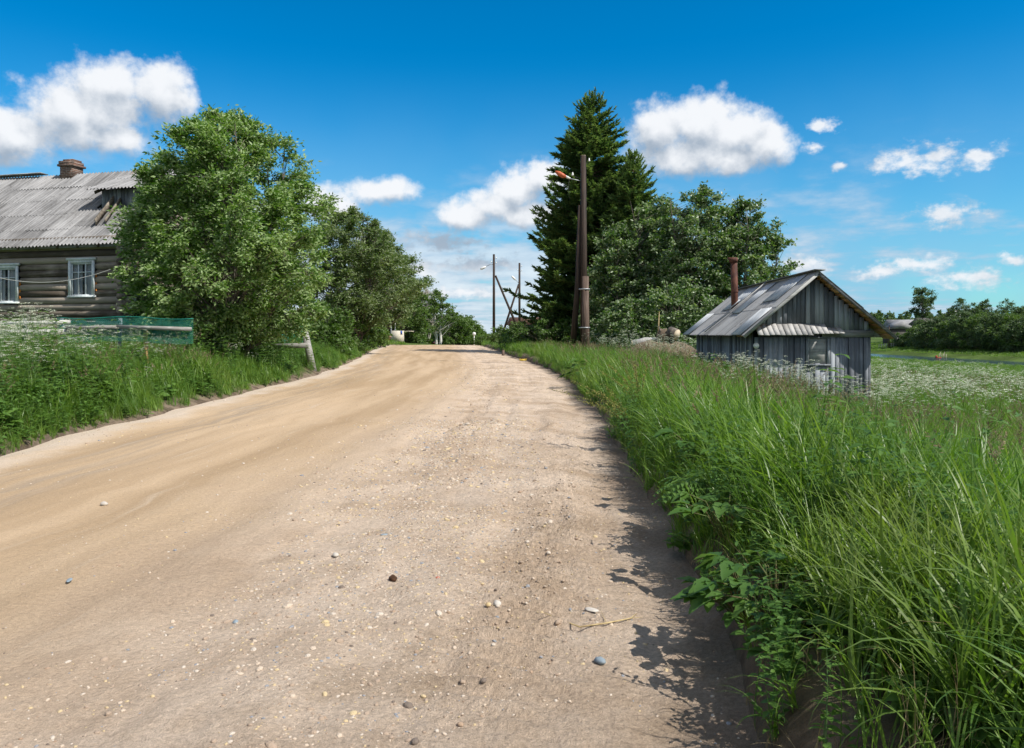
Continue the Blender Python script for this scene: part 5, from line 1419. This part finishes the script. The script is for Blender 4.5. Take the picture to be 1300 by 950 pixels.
def proto_parsley(name, h, seed, big=1.0, lod=0):
    rng = np.random.default_rng(seed); V = []; Fc = []; Rn = []; M = []
    def mat(n0, mi): M.extend([mi] * (len(Fc) - n0))
    def umbel(c, r):
        n0 = len(Fc); k = 9 if lod == 0 else 5
        for i in range(k):
            a = i * 2.4; rr = r * math.sqrt((i + .3) / k); q = c + np.array([rr * math.cos(a), rr * math.sin(a), .15 * r * (1 - (rr / r) ** 2) + rng.normal() * .004])
            m = 5 if lod == 0 else 2
            for j in range(m):
                s = r * (.13 if lod == 0 else .3); e = q + rng.normal(size=3) * np.array([s * .9, s * .9, s * .3]); u = rng.normal(size=3) * s * .55; v = np.cross(u, [0, 0, 1.0]) + rng.normal(size=3) * s * .2
                o = len(V); V.extend([e - u, e - v * .8, e + u, e + v * .8]); Rn.extend([rng.uniform()] * 4); Fc.append((o, o + 1, o + 2, o + 3))
        mat(n0, 1)
        n0 = len(Fc)
        if lod == 0:
            for i in range(6):
                a = i * 1.05; ribbon([c - np.array([0, 0, r * .8]), c + np.array([r * .7 * math.cos(a), r * .7 * math.sin(a), 0])], .003, np.array([math.sin(a), -math.cos(a), 0]), V, Fc, Rn, .5)
        mat(n0, 0)
    n0 = len(Fc)
    top = np.array([rng.normal() * .05, rng.normal() * .05, h]); st = [np.array([0, 0, 0.]), top * .5 + rng.normal(size=3) * .02, top]
    ribbon(st, .011, np.array([1., 0, 0]), V, Fc, Rn, .5); ribbon(st, .011, np.array([0, 1., 0]), V, Fc, Rn, .5); mat(n0, 0)
    umbel(top, .055 * big)
    for k in range(6 if lod == 0 else 5):
        f = rng.uniform(.45, .9); c = top * f; a = k * 2.1 + rng.uniform(-.3, .3); L = (h * (1.02 - f) + .12) * rng.uniform(.7, 1.05)
        e = c + np.array([math.cos(a) * L * .5, math.sin(a) * L * .5, L * .78]); n0 = len(Fc)
        ribbon([c, (c + e) / 2 + np.array([math.cos(a) * L * .06, math.sin(a) * L * .06, -.02]), e], .007, np.array([-math.sin(a), math.cos(a), 0]), V, Fc, Rn, .5); mat(n0, 0)
        umbel(e, .05 * big * rng.uniform(.7, 1.1))
        if lod == 0:
            e2 = c + np.array([math.cos(a + .8) * L * .35, math.sin(a + .8) * L * .35, L * .5]); n0 = len(Fc)
            ribbon([c, e2], .005, np.array([1., 0, 0]), V, Fc, Rn, .5); mat(n0, 0); umbel(e2, .035 * big)
    # ferny leaves
    for k in range(7 if lod == 0 else 3):
        f = rng.uniform(.08, .6); c = top * f; a = k * 1.9; d = np.array([math.cos(a), math.sin(a), .35]); d = d / np.linalg.norm(d); L = .30 * (1.1 - f); n0 = len(Fc)
        s = np.array([-math.sin(a), math.cos(a), 0])
        for j in range(1, 8):
            g = j / 8; q = c + d * L * g - np.array([0, 0, .1 * L * g * g * 3])
            for sg in (-1, 1): leafblade(V, Fc, Rn, q, s * sg + d * .6, np.array([0, 0, 1.]), L * .42 * (1.05 - g), L * .13, rng.uniform(), 2, .3)
        leafblade(V, Fc, Rn, c + d * L * .9 - np.array([0, 0, .25 * L]), d, np.array([0, 0, 1.]), L * .25, L * .1, .5, 2, .3)
        mat(n0, 0)
    me = np_mesh(name, np.array(V), [np.array([f for f in Fc if len(f) == 4])], Rn)
    me.materials.append(MATS['weed_leaf']); me.materials.append(MATS['umbel_white']); me.polygons.foreach_set('material_index', np.array(M, dtype=np.int32)); me.update()
    return bpy.data.objects.new(name, me)
def proto_rock(name, seed):
    rng = np.random.default_rng(seed); mb = MB(); random.seed(seed); mb.sphere((0, 0, 0), 1.0, 8, 6, (1, rng.uniform(.6, .9), rng.uniform(.4, .65)), None, .13)
    me = mb.mesh(name, False); me.materials.append(MATS['pebble']); return bpy.data.objects.new(name, me)
def pebblemat():
    m, t = newmat('pebble')
    r = t.n('ShaderNodeObjectInfo').outputs['Random']
    cr = t.n('ShaderNodeValToRGB', {'Fac': r}); e = cr.color_ramp; e.interpolation = 'CONSTANT'
    cols = [(0, (.42, .32, .24)), (.30, (.60, .49, .38)), (.5, (.61, .53, .44)), (.67, (.30, .31, .33)), (.74, (.42, .30, .21)), (.80, (.60, .47, .28)), (.97, (.20, .16, .13))]
    for i, (p, c) in enumerate(cols):
        el = e.elements[i] if i < 2 else e.elements.new(p)
        el.position = p; el.color = (*c, 1)
    finish(t, cr.outputs[0], .85, t.noise(t.n('ShaderNodeTexCoord').outputs['Object'], 3, 4), .4, .1)
pebblemat()

def collection(name, objs):
    c = bpy.data.collections.new(name)
    for i, o in enumerate(objs): o.name = '%s_%02d' % (name, i); c.objects.link(o)
    return c
_GN = {}
def scatter(name, label, coll, pts, rot, scale, idx):
    n = len(pts)
    me = np_mesh(name, pts, [])
    a = me.attributes.new('rot', 'FLOAT_VECTOR', 'POINT'); a.data.foreach_set('vector', np.asarray(rot, dtype=np.float32).ravel())
    a = me.attributes.new('scl', 'FLOAT', 'POINT'); a.data.foreach_set('value', np.asarray(scale, dtype=np.float32))
    a = me.attributes.new('idx', 'INT', 'POINT'); a.data.foreach_set('value', np.asarray(idx, dtype=np.int32))
    ng = bpy.data.node_groups.new(name + '_scatter', 'GeometryNodeTree')
    ng.interface.new_socket('Geometry', in_out='INPUT', socket_type='NodeSocketGeometry'); ng.interface.new_socket('Geometry', in_out='OUTPUT', socket_type='NodeSocketGeometry')
    N = ng.nodes; Lk = ng.links
    gi = N.new('NodeGroupInput'); go = N.new('NodeGroupOutput'); ip = N.new('GeometryNodeInstanceOnPoints'); ci = N.new('GeometryNodeCollectionInfo')
    ci.inputs['Collection'].default_value = coll; ci.inputs['Separate Children'].default_value = True; ci.inputs['Reset Children'].default_value = True
    def na(nm, dt):
        q = N.new('GeometryNodeInputNamedAttribute'); q.data_type = dt; q.inputs['Name'].default_value = nm; return q.outputs['Attribute']
    er = N.new('FunctionNodeEulerToRotation')
    Lk.new(gi.outputs[0], ip.inputs['Points']); Lk.new(ci.outputs[0], ip.inputs['Instance']); ip.inputs['Pick Instance'].default_value = True
    Lk.new(na('idx', 'INT'), ip.inputs['Instance Index']); Lk.new(na('rot', 'FLOAT_VECTOR'), er.inputs[0]); Lk.new(er.outputs[0], ip.inputs['Rotation']); Lk.new(na('scl', 'FLOAT'), ip.inputs['Scale'])
    Lk.new(ip.outputs[0], go.inputs[0])
    o = bpy.data.objects.new(name, me); COL.objects.link(o)
    md = o.modifiers.new('scatter', 'NODES'); md.node_group = ng
    o['kind'] = 'stuff'; o['label'] = label
    return o
def rotations(n, lean_dir, lean, jit, rng):
    """spin about z, then lean towards lean_dir (radians from +x)"""
    out = np.zeros((n, 3))
    for i in range(n):
        a = lean_dir + rng.normal() * .7; l = lean + rng.normal() * jit
        M = Matrix.Rotation(l, 3, Vector((-math.sin(a), math.cos(a), 0))) @ Matrix.Rotation(rng.uniform(0, 6.28), 3, 'Z')
        e = M.to_euler(); out[i] = (e.x, e.y, e.z)
    return out
def wedge(d0, d1, rho, rng, xl, xr, f=None):
    """random points of depth d0..d1 between the columns k = xl..xr (x / depth), widened a little"""
    area = (xr - xl) * (d1 * d1 - d0 * d0) / 2 + 3 * (d1 - d0)
    n = int(area * rho); d = np.sqrt(rng.uniform(d0 * d0, d1 * d1, n)); x = rng.uniform(xl, xr, n) * d + rng.uniform(-1.5, 1.5, n)
    return x, d
def keepout(x, y):
    k = (x > 6.88) & (x < 10.35) & (y > 21.95) & (y < 28.9)
    ca, sa = math.cos(R(-14)), math.sin(R(-14)); ox, oy = PX(160, 28.2), 28.2
    u = (x - ox) * ca + (y - oy) * sa; v = -(x - ox) * sa + (y - oy) * ca
    k |= (u < .1) & (v > -.15) & (v < 9)
    k |= (x > 84.3) & (x < 118.2)
    return k

def build_plants():
    rng = np.random.default_rng(5)
    grass = collection('grass_proto', [proto_clump('g', 15, .62, .013, .09, 1.1, 6, 1), proto_clump('g', 15, .72, .0135, .09, 1.4, 6, 2), proto_clump('g', 14, .82, .015, .09, 1.2, 6, 3),
                                       proto_clump('g', 18, .45, .008, .09, .8, 5, 4), proto_clump('g', 12, .88, .016, .07, 1.5, 7, 6), proto_clump('g', 13, .72, .018, .08, 1.3, 6, 7)])
    mid = collection('mid_grass', [proto_clump('g', 34, .70, .018, .26, 1.0, 4, 11), proto_clump('g', 34, .80, .017, .28, 1.1, 4, 12), proto_clump('g', 30, .6, .020, .26, .8, 4, 13)])
    far = collection('far_grass', [proto_clump('g', 42, .75, .05, .8, .9, 3, 15), proto_clump('g', 42, .6, .055, .9, 1.1, 3, 16)])
    def run(name, label, coll, spec, ncl, sc_, lean_dir=math.pi, lean=.16, jit=.14, filt=None, hmap=None):
        X = []; Y = []
        for (d0, d1, rho, xl, xr) in spec:
            x, y = wedge(d0, d1, rho, rng, xl, xr); X.append(x); Y.append(y)
        x = np.concatenate(X); y = np.concatenate(Y)
        s = x - edgeR(y); t = edgeL(y) - x; e = np.maximum(s, t)
        ok = (e > .02) & ~keepout(x, y) & (y > .8)
        if filt is not None: ok &= filt(x, y, s, t)
        x, y, s, t, e = x[ok], y[ok], s[ok], t[ok], e[ok]
        n = len(x); z = height(x, y) - .01
        sc2 = rng.uniform(sc_[0], sc_[1], n) * (.55 + .45 * sstep(0, .8, e)) * (.8 + .4 * fbm(x * .5, y * .5, 3))
        if hmap is not None: sc2 *= hmap(x, y, s, t)
        o = scatter(name, label, coll, np.stack([x, y, z], 1), rotations(n, lean_dir, lean, jit, rng), sc2, rng.integers(0, ncl, n))
        print(name, n); return o
    bare = lambda x, y, s, t: rng.uniform(0, 1, len(x)) < np.where(np.maximum(s, t) < .35, .75, 1.0) * (1 - .93 * ((t > -1) & (t < 3.3) & (y > 25.5) & (y < 33.5)) ) * (1 - .85 * ((s > 0) & (s < .5) & (y < 4.4)))
    hleft = lambda x, y, s, t: np.where((t > 0) & (y < 26), (.42 + .95 * fbm(x * .8, y * .8, 2)) * (1 + .06 * np.clip(t, 0, 2)), np.where((t > 0), .95, 1.0)) * np.where((x > 70) & (x < 86), .45, 1.0) * np.where((s > 0) & (s < 3.0) & (y > 16), 1.05, 1.0)
    run('grass_near', 'tall lush green grass growing on both verges beside the road', grass,
        [(1.6, 3.5, 130, .1, .95), (3.5, 6, 125, .1, .85), (6, 9, 95, .1, .82), (9, 14, 75, .05, .80), (9, 14, 75, -.85, -.35), (6, 9, 70, -1.05, -.6)], 6, (.60, 1.08), math.pi * .9, .08, .26, bare, hleft)
    run('grass_middle', 'tall grass of the verges and the near meadow', mid, [(14, 24, 22, -.85, .80), (24, 40, 11, -.8, .78), (40, 62, 5, -.35, .78)], 3, (.75, 1.15), math.pi * .95, .16, .15, bare, hleft)
    run('grass_far', 'meadow grass reaching down to the river and the far bank', far, [(60, 130, 1.1, -.3, .78), (130, 300, .35, .30, .80)], 2, (.7, 1.1), math.pi, .1, .1, None)
    blades = collection('blade_proto', [proto_clump('g', 9, .80, .020, .06, 1.3, 8, 71), proto_clump('g', 9, .92, .017, .06, 1.6, 8, 72), proto_clump('g', 8, .70, .022, .06, 1.1, 8, 73)])
    run('broad_grass', 'broad arching grass blades in the near right verge', blades, [(2.4, 5, 60, .22, .95), (5, 11, 40, .14, .82)], 3, (.75, 1.1), math.pi * .9, .05, .26, lambda x, y, s, t: s > .30)
    leafmat('dry_blade', (0.26, 0.20, 0.10), (0.46, 0.38, 0.22), None, 0.25, tcol=(1, 1, .8), objrnd=True, rough=.8, spec=.1)
    dry = collection('dry_proto', [proto_clump('d', 9, .34, .006, .10, 2.2, 5, 81, 'dry_blade'), proto_clump('d', 5, .70, .005, .06, 1.0, 6, 82, 'dry_blade'), proto_clump('d', 12, .22, .007, .14, 2.6, 5, 83, 'dry_blade')])
    run('dead_grass', 'straw coloured dead blades tangled in the verges and on the bare bank', dry, [(2.0, 6, 26, .1, .95), (6, 14, 9, -.95, .8), (14, 36, 3, -.8, .7)], 3, (.7, 1.25), math.pi, .15, .35, lambda x, y, s, t: rng.uniform(0, 1, len(x)) < np.where(np.maximum(s, t) < .5, .9, .35))
    seeds = collection('seed_proto', [proto_seed('s', 5, .95, 21), proto_seed('s', 4, 1.05, 22), proto_seed('s', 6, .85, 23)])
    run('seeding_grass', 'pinkish brown flowering grass stalks standing over the green grass', seeds, [(4.2, 9, 1.8, .3, .82), (9, 22, 2.6, .08, .80), (22, 50, 1.3, .03, .75), (11, 24, 1.6, -.85, -.4)], 3, (.75, 1.08), math.pi, .12, .12,
        lambda x, y, s, t: (np.maximum(s, t) > .5) & (fbm(x * .35, y * .35, 3) > .40))
    weeds = collection('weed_proto', [proto_weed('w', .55, 5, 31), proto_weed('w', .7, 4, 32, 9, .09, .045), proto_weed('w', .35, 6, 33, 5, .12, .07), proto_weed('w', .9, 3, 34, 10, .11, .05), proto_weed('w', .25, 7, 35, 4, .14, .10, .12)])
    run('weeds', 'leafy green weeds along both edges of the road', weeds, [(2.0, 6, 34, .1, .8), (6, 14, 18, -.95, .8), (14, 40, 7, -.8, .7), (40, 80, 1.2, -.4, .3)], 5, (.7, 1.2), math.pi, .1, .15,
        lambda x, y, s, t: rng.uniform(0, 1, len(x)) < np.where(s > 0, np.where(s < .4, .85, np.where(s < 1.3, .34, .05)) * np.where(y < 4.8, .60, 1.0), np.where(t < 1.1, .9, .6)), lambda x, y, s, t: np.where(t > 0, 1.35, 1.0))
    pars = collection('parsley_proto', [proto_parsley('p', 1.15, 41), proto_parsley('p', 1.0, 42), proto_parsley('p', 1.3, 43)])
    run('cow_parsley', 'tall cow parsley with small white umbels standing round the shed and along the left verge', pars,
        [(8, 16, 7.0, -.95, -.30), (16, 30, 1.6, -.85, -.30), (14, 30, 2.0, .12, .62), (30, 46, 1.4, .02, .6)], 3, (.8, 1.15), math.pi, .08, .1,
        lambda x, y, s, t: np.where(t > 0, (t > .5) & (y < 40) & (fbm(x * .45 + 3, y * .45, 3) > .43 + .04 * (x > -9)),
                                   (s > 2.2) & (fbm(x * .4, y * .4 + 7, 3) > .43) & ((x > y * .255) | (y > 24)) & ((x < 11.5) | (y > 17))),
        lambda x, y, s, t: np.where(t > 0, np.where(y < 16, 1.02, .84), .92))
    parf = collection('far_parsley', [proto_parsley('p', 1.1, 45, 1.5, 1), proto_parsley('p', .95, 46, 1.5, 1)])
    run('flowering_meadow', 'white drifts of cow parsley blooming across the meadow above the river', parf, [(20, 36, 2.2, .42, .80), (36, 70, 1.9, .36, .80), (70, 135, .9, .36, .78)], 2, (.6, .95), math.pi, .08, .08,
        lambda x, y, s, t: (x > 11.5) & (x < 74) & (fbm(x * .11, y * .11 + 5, 3) + .25 * (fbm(x * .7, y * .7, 2) - .5) > .50) & (y > 22 + 0 * x))
    run('meadow_weeds', 'dark broad-leaved weeds scattered in the flowering meadow', weeds, [(24, 100, .12, .3, .78)], 5, (1.2, 1.9), math.pi, .1, .1, lambda x, y, s, t: (x > 11) & (x < 83))

    # pebbles on the road
    rocks = collection('pebble_proto', [proto_rock('r', 50 + k) for k in range(5)])
    X = []; Y = []; S = []
    for (d0, d1, n, size) in ((2.2, 7, 13000, .0055), (7, 14, 11000, .0085), (14, 40, 4000, .012)):
        y = np.sqrt(rng.uniform(d0 ** 2, d1 ** 2, n)); w = edgeR(y) - edgeL(y)
        u = rng.uniform(0, 1, n); s_in = np.where(u < .90, np.abs(rng.normal(0, .75, n) + np.interp(y, [3, 8, 20, 40], [1.8, 2.1, 2.7, 3.2])), rng.uniform(0, 1, n) * w)
        s_in = np.where(u > .985, w - np.abs(rng.normal(.3, .3, n)), s_in)
        ok = (s_in > .05) & (s_in < w - .02) & (fbm(s_in * 1.2, y * .7, 3) > np.where(u < .90, .36, .4))
        X.append((edgeR(y) - s_in)[ok]); Y.append(y[ok]); S.append((size * np.exp(rng.normal(0, .5, n)))[ok])
    x = np.concatenate(X); y = np.concatenate(Y); S = np.clip(np.concatenate(S), .003, .045); n = len(x)
    dg = bpy.context.evaluated_depsgraph_get()
    z = road_z(x, y)
    rot = rng.uniform(-.4, .4, (n, 3)); rot[:, 2] = rng.uniform(0, 6.28, n)
    scatter('gravel', 'loose pebbles and small stones scattered on the dirt road', rocks, np.stack([x, y, z - S * .08], 1), rot, S, rng.integers(0, 5, n))
from mathutils.bvhtree import BVHTree
_rd = [o for o in COL.objects if o.name == 'road'][0]
_bv = BVHTree.FromPolygons([v.co.copy() for v in _rd.data.vertices], [tuple(p.vertices) for p in _rd.data.polygons])
def road_z(x, y):
    out = np.zeros(len(x))
    for i in range(len(x)):
        h = _bv.ray_cast(Vector((x[i], y[i], 5)), Vector((0, 0, -1))); out[i] = h[0].z if h[0] is not None else gz(x[i], y[i])
    return out
build_plants()

# ------------------------------------------------------------------ single stones, twigs and plants worth pointing at
def build_singles():
    def gp(px, py, zoff=0.0):     # a point of the road under a photo pixel
        d = (EYE) / ((py - HOR) / F); x = PX(px, d); z = float(road_z(np.array([x]), np.array([d]))[0]); d = (EYE - z) / ((py - HOR) / F); return Vector((PX(px, d), d, z))
    def stone(px, py, r, mat, label, nm='stone', sc_=(1, .75, .55)):
        random.seed(int(px * 7 + py)); p = gp(px, py); mb = MB(); mb.sphere((0, 0, 0), r, 10, 7, sc_, None, .12)
        o = obj(nm, mb.mesh(nm, True), mat); o.location = p + Vector((0, 0, r * .25)); o.rotation_euler = (0, 0, random.uniform(0, 3)); tag(o, label, nm.replace('_', ' '))
    simple('stone_white', (.46, .42, .37), (.62, .58, .52), 8, .8); simple('stone_blue', (.20, .25, .29), (.30, .35, .38), 8, .8); simple('stone_tan', (.50, .36, .18), (.66, .52, .32), 8, .8)
    stone(132, 641, .036, 'stone_white', 'lone whitish stone on the smooth left part of the road')
    stone(499, 736, .030, 'dung', 'dark brown lump on the gravel in the middle foreground', 'dark_lump', (1.1, .8, .7))
    stone(426, 706, .030, 'stone_white', 'yellowish white stone left of the gravel band'); stone(88, 738, .03, 'stone_blue', 'flat blue-grey stone near the left edge of the foreground', sc_=(1.5, .5, .15))
    stone(489, 680, .03, 'stone_blue', 'flat blue-grey stone above the dark brown lump', sc_=(1.3, .7, .2)); stone(299, 791, .022, 'stone_blue', 'round slate-blue stone left of the foreground centre')
    stone(631, 768, .03, 'stone_white', 'largest pale stone in the foreground gravel band'); stone(620, 769, .022, 'stone_tan', 'tan stone touching the largest pale stone on its left')
    stone(604, 840, .026, 'stone_tan', 'yellow stone near the bottom of the gravel band'); stone(762, 841, .03, 'stone_blue', 'grey stone at the bottom below the dry twig'); stone(751, 776, .034, 'stone_white', 'flat white stone just above the dry twig', sc_=(1.3, .8, .2))
    stone(556, 735, .018, 'lamp_orange', 'small reddish stone right of the dark brown lump')
    # dry twig on the road
    random.seed(4)
    pts = [gp(q[0], q[1]) + Vector((0, 0, .008)) for q in ((691, 780), (710, 788), (736, 798), (770, 793), (800, 787), (808, 781))]
    o = pts[2].copy(); mb = MB(); mb.tube([p - o for p in pts], [.002, .003, .0045, .0045, .004, .002], 6)
    mb.tube([pts[3] - o, gp(762, 778) - o + Vector((0, 0, .02))], [.002, .001], 4); mb.tube([pts[4] - o, gp(815, 787) - o + Vector((0, 0, .015))], [.003, .001], 4)
    t_ = obj('dry_twig', mb.mesh('dry_twig', True), 'straw'); t_.location = o; tag(t_, 'pale dry forked twig lying on the road near the grass shadow', 'twig')

    def plant(nm, label, cat, loc, V, Fc, Rn, mat='weed_leaf', stem=None):
        root = thing(nm, label, cat, loc)
        q4 = [f for f in Fc if len(f) == 4]; me = np_mesh('leaf_mass', np.array(V), [np.array(q4)], Rn, smooth=True)
        obj('foliage', me, mat, root)
        if stem: part('stem', stem, 'red_stem', root, smooth=True)
        return root
    def gpt(px, py, s):   # on the bank: choose the depth where the ground meets the ray
        best = None
        for d in np.linspace(2.2, 30, 900):
            x = PX(px, d); z = PZ(py, d)
            if z <= gz(x, d): return Vector((x, d, gz(x, d)))
        return Vector((PX(px, 5), 5, 0))
    # creeping broad-leaved plant hanging over the bank in the corner
    rng = np.random.default_rng(8)
    def burdock(loc, label, n, L, spread, seed, droop=.5):
        rng = np.random.default_rng(seed); V = []; Fc = []; Rn = []; st = MB()
        for k in range(n):
            a = rng.uniform(0, 6.28); r = spread * rng.uniform(.3, 1); h = rng.uniform(.12, .42) * (L / .16)
            c = np.array([math.cos(a) * r, math.sin(a) * r, h]); st.tube([(0, 0, -.02), tuple(c * .55 + np.array([0, 0, h * .3])), tuple(c)], [.006, .004, .003], 5, False)
            d = np.array([math.cos(a), math.sin(a), rng.uniform(-.3, .3)]); rv = rng.uniform(); l = L * rng.uniform(.7, 1.2)
            # three toothed lobes
            for sg, m in ((0, 1.0), (.75, .7), (-.75, .7)):
                dd = np.array([d[0] * math.cos(sg) - d[1] * math.sin(sg), d[0] * math.sin(sg) + d[1] * math.cos(sg), d[2]])
                leafblade(V, Fc, Rn, c, dd, np.array([0, 0, 1.]) + rng.normal(size=3) * .15, l * m, l * .62 * m, rv, 6, droop, .12)
        return plant('broadleaf_weed', label, 'plant', loc, V, Fc, Rn, 'weed_leaf', st)
    burdock(Vector((PX(950, 3.9), 3.9, gz(PX(950, 3.9), 3.9))), 'broad lobed leaves hanging over the cut bank in the lower right', 34, .13, .30, 1)
    burdock(Vector((PX(985, 3.6), 3.6, gz(PX(985, 3.6), 3.6))), 'low clump of dark lobed leaves nearest the bottom of the picture', 22, .12, .26, 2)
    burdock(Vector((PX(925, 4.9), 4.9, gz(PX(925, 4.9), 4.9))), 'big-leaved weed on the bank edge above the hanging leaves', 26, .14, .28, 3)
    burdock(Vector((PX(880, 7.0), 7.0, gz(PX(880, 7.0), 7.0))), 'pale broad leaf plant under the dandelion clock', 16, .17, .26, 4)
    burdock(Vector((PX(742, 22.5), 22.5, gz(PX(742, 22.5), 22.5))), 'rounded clump of burdock jutting over the road edge', 40, .26, .6, 5)
    # ferny tansy clumps drooping to the road
    def tansy(loc, label, n, seed, L=.34):
        rng = np.random.default_rng(seed); V = []; Fc = []; Rn = []
        for k in range(n):
            a = rng.uniform(0, 6.28) if k % 2 else math.pi + rng.normal() * .7; d = np.array([math.cos(a), math.sin(a), 0]); s = np.array([-d[1], d[0], 0]); l = L * rng.uniform(.7, 1.25); e0 = rng.uniform(.5, 1.0); h0 = rng.uniform(0, .18)
            mid_ = []
            for j in range(12):
                g = j / 11; mid_.append(np.array([0, 0, h0]) + d * l * g * .95 + np.array([0, 0, l * (e0 * g - 1.05 * e0 * g * g)]))
            ribbon(mid_, .005, s, V, Fc, Rn, .3)
            for j in range(2, 12):
                g = j / 11
                for sg in (-1, 1): leafblade(V, Fc, Rn, mid_[j], s * sg + d * .45, np.array([0, 0, 1.]), l * .26 * (1.15 - g) + .015, .022, rng.uniform(), 3, .5)
        return plant('tansy_plant', label, 'plant', loc, V, Fc, Rn)
    tansy(Vector((PX(905, 5.6), 5.6, gz(PX(905, 5.6), 5.6) + .04)), 'ferny green plant arching over the bank beside the road', 26, 11)
    tansy(Vector((PX(880, 6.2), 6.2, gz(PX(880, 6.2), 6.2) + .02)), 'smaller ferny plant behind the arching one on the bank', 16, 12, .28)
    # dock with yellowish seed plumes leaning over the road edge
    def dock(px, d, label, seed, lean):
        rng = np.random.default_rng(seed); X = PX(px, d); loc = Vector((X, d, gz(X, d))); root = thing('dock_plant', label, 'plant', loc)
        V = []; Fc = []; Rn = []; LV = []; LF = []; LR = []; st = MB()
        for k in range(6):
            l = lean + rng.normal() * .25; yy = rng.normal() * .15; H = rng.uniform(.65, .95)
            pts = [np.array([l * H * f * f, yy * f, H * f * (1 - .18 * abs(l) * f)]) for f in np.linspace(0, 1, 7)]
            st.tube([tuple(p) for p in pts], [.006, .0055, .005, .0045, .004, .003, .002], 5, False)
            for q in range(150):
                f = rng.uniform(.45, 1); i = min(int(f * 6), 5); g = f * 6 - i; c = pts[i] * (1 - g) + pts[i + 1] * g + rng.normal(size=3) * np.array([.03, .03, .025]) * (1.3 - f)
                e = rng.normal(size=3) * .012; u = np.cross(e, rng.normal(size=3)); u = u / (np.linalg.norm(u) + 1e-9) * .008; o = len(V); V += [c, c + e * .5 + u, c + e, c + e * .5 - u]; Fc.append((o, o + 1, o + 2, o + 3)); Rn += [rng.uniform()] * 4
            for q in range(5):
                f = rng.uniform(.08, .5); i = min(int(f * 6), 5); c = pts[i]; a = rng.uniform(0, 6.28)
                leafblade(LV, LF, LR, c, np.array([math.cos(a), math.sin(a), .4]), np.array([0, 0, 1.]), .26 * rng.uniform(.6, 1.1), .06, rng.uniform(), 5, .7)
        part('stem', st, 'red_stem', root, smooth=True)
        obj('seed_plume', np_mesh('seed_plume', np.array(V), [np.array(Fc)], Rn), 'dock_seed', root)
        obj('foliage', np_mesh('foliage', np.array(LV), [np.array(LF)], LR, smooth=True), 'weed_leaf', root)
    dock(812, 11.6, 'upright dock with yellowish green seed plumes by the grass edge', 21, -.15)
    dock(800, 10.6, 'dock plant whose yellowish plumes lean low over the road', 22, -.75)
    # dandelion clock
    X, d = PX(907, 6.5), 6.5; g = gz(X, d); zt = PZ(595, 6.5)
    root = thing('dandelion_clock', 'round grey dandelion clock standing out of the grass edge', 'dandelion', (X, d, g))
    mb = MB(); mb.tube([(0, 0, 0), (.01, 0, (zt - g) * .6), (0, 0, zt - g)], .0035, 5); part('stem', mb, 'straw', root)
    mb = MB(); mb.sphere((0, 0, zt - g), .008, 8, 6); rg = random.Random(2)
    for k in range(150):
        v = Vector((rg.gauss(0, 1), rg.gauss(0, 1), rg.gauss(0, 1))).normalized(); c = Vector((0, 0, zt - g)); e = c + v * .025; u = v.orthogonal().normalized() * .005; w = v.cross(u)
        mb.tube([c, e], .0006, 3, False); mb.add([e + u, e + w, e - u, e - w], [(0, 1, 2, 3)])
    part('seed_head', mb, 'bright_white', root)
    # last year's brown umbel stalk
    X, d = PX(1156, 6.6), 6.6; g = gz(X, d); zt = PZ(562, 6.6)
    root = thing('dry_umbel', 'dry dark brown umbel stalk sticking out of the green grass at right', 'dry plant', (X, d, g)); H = zt - g
    mb = MB(); mb.tube([(-.06, 0, 0), (-.03, 0, H * .6), (0, 0, H * .86)], [.006, .005, .004], 6); part('stem', mb, 'umbel_brown', root)
    mb = MB()
    for k in range(16):
        a = k * 2.4; r = .05 * math.sqrt((k + .5) / 16); e = (r * math.cos(a) + .01, r * math.sin(a), H * .86 + .075); mb.tube([(0, 0, H * .86), e], [.0015, .001], 3)
        for q in range(5): mb.sphere((e[0] + random.gauss(0, .006), e[1] + random.gauss(0, .006), e[2] + random.gauss(0, .004)), .004, 5, 4)
    part('umbel', mb, 'umbel_brown', root)
    # straw-coloured stalks with round heads in the lower right corner
    heads = [((1075, 872), (985, 800), 3.35, 'longest straw stalk with a brown bud, leaning over the bare bank'), ((1060, 868), (998, 808), 3.5, 'shorter straw stalk crossing behind the longest one'),
             ((1060, 850), (1048, 750), 4.0, 'upright yellow stalk with a grey bud in the lower right'), ((1062, 846), (1040, 770), 4.2, 'thin reddish stalk just left of the upright yellow one'), ((1100, 800), (1094, 745), 4.4, 'pale budded stalk right of the upright yellow one')]
    for (b, t, d, lab) in heads:
        B = P(b[0], b[1], d + .1); T = P(t[0], t[1], d - .05); g = gz(B.x, B.y); B.z = max(B.z, g - .02) if B.z > g else g - .02
        root = thing('dry_stalk', lab, 'dry stalk', B)
        v = T - B; m = v * .5 + Vector((0, 0, .03))
        mb = MB(); mb.tube([(0, 0, 0), m, v], [.0035, .003, .002], 6); part('stem', mb, 'straw', root, smooth=True)
        mb = MB(); mb.sphere(v + v.normalized() * .008, .010, 8, 6, (.7, .7, 1.2)); part('bud', mb, 'umbel_brown', root, smooth=True)
build_singles()
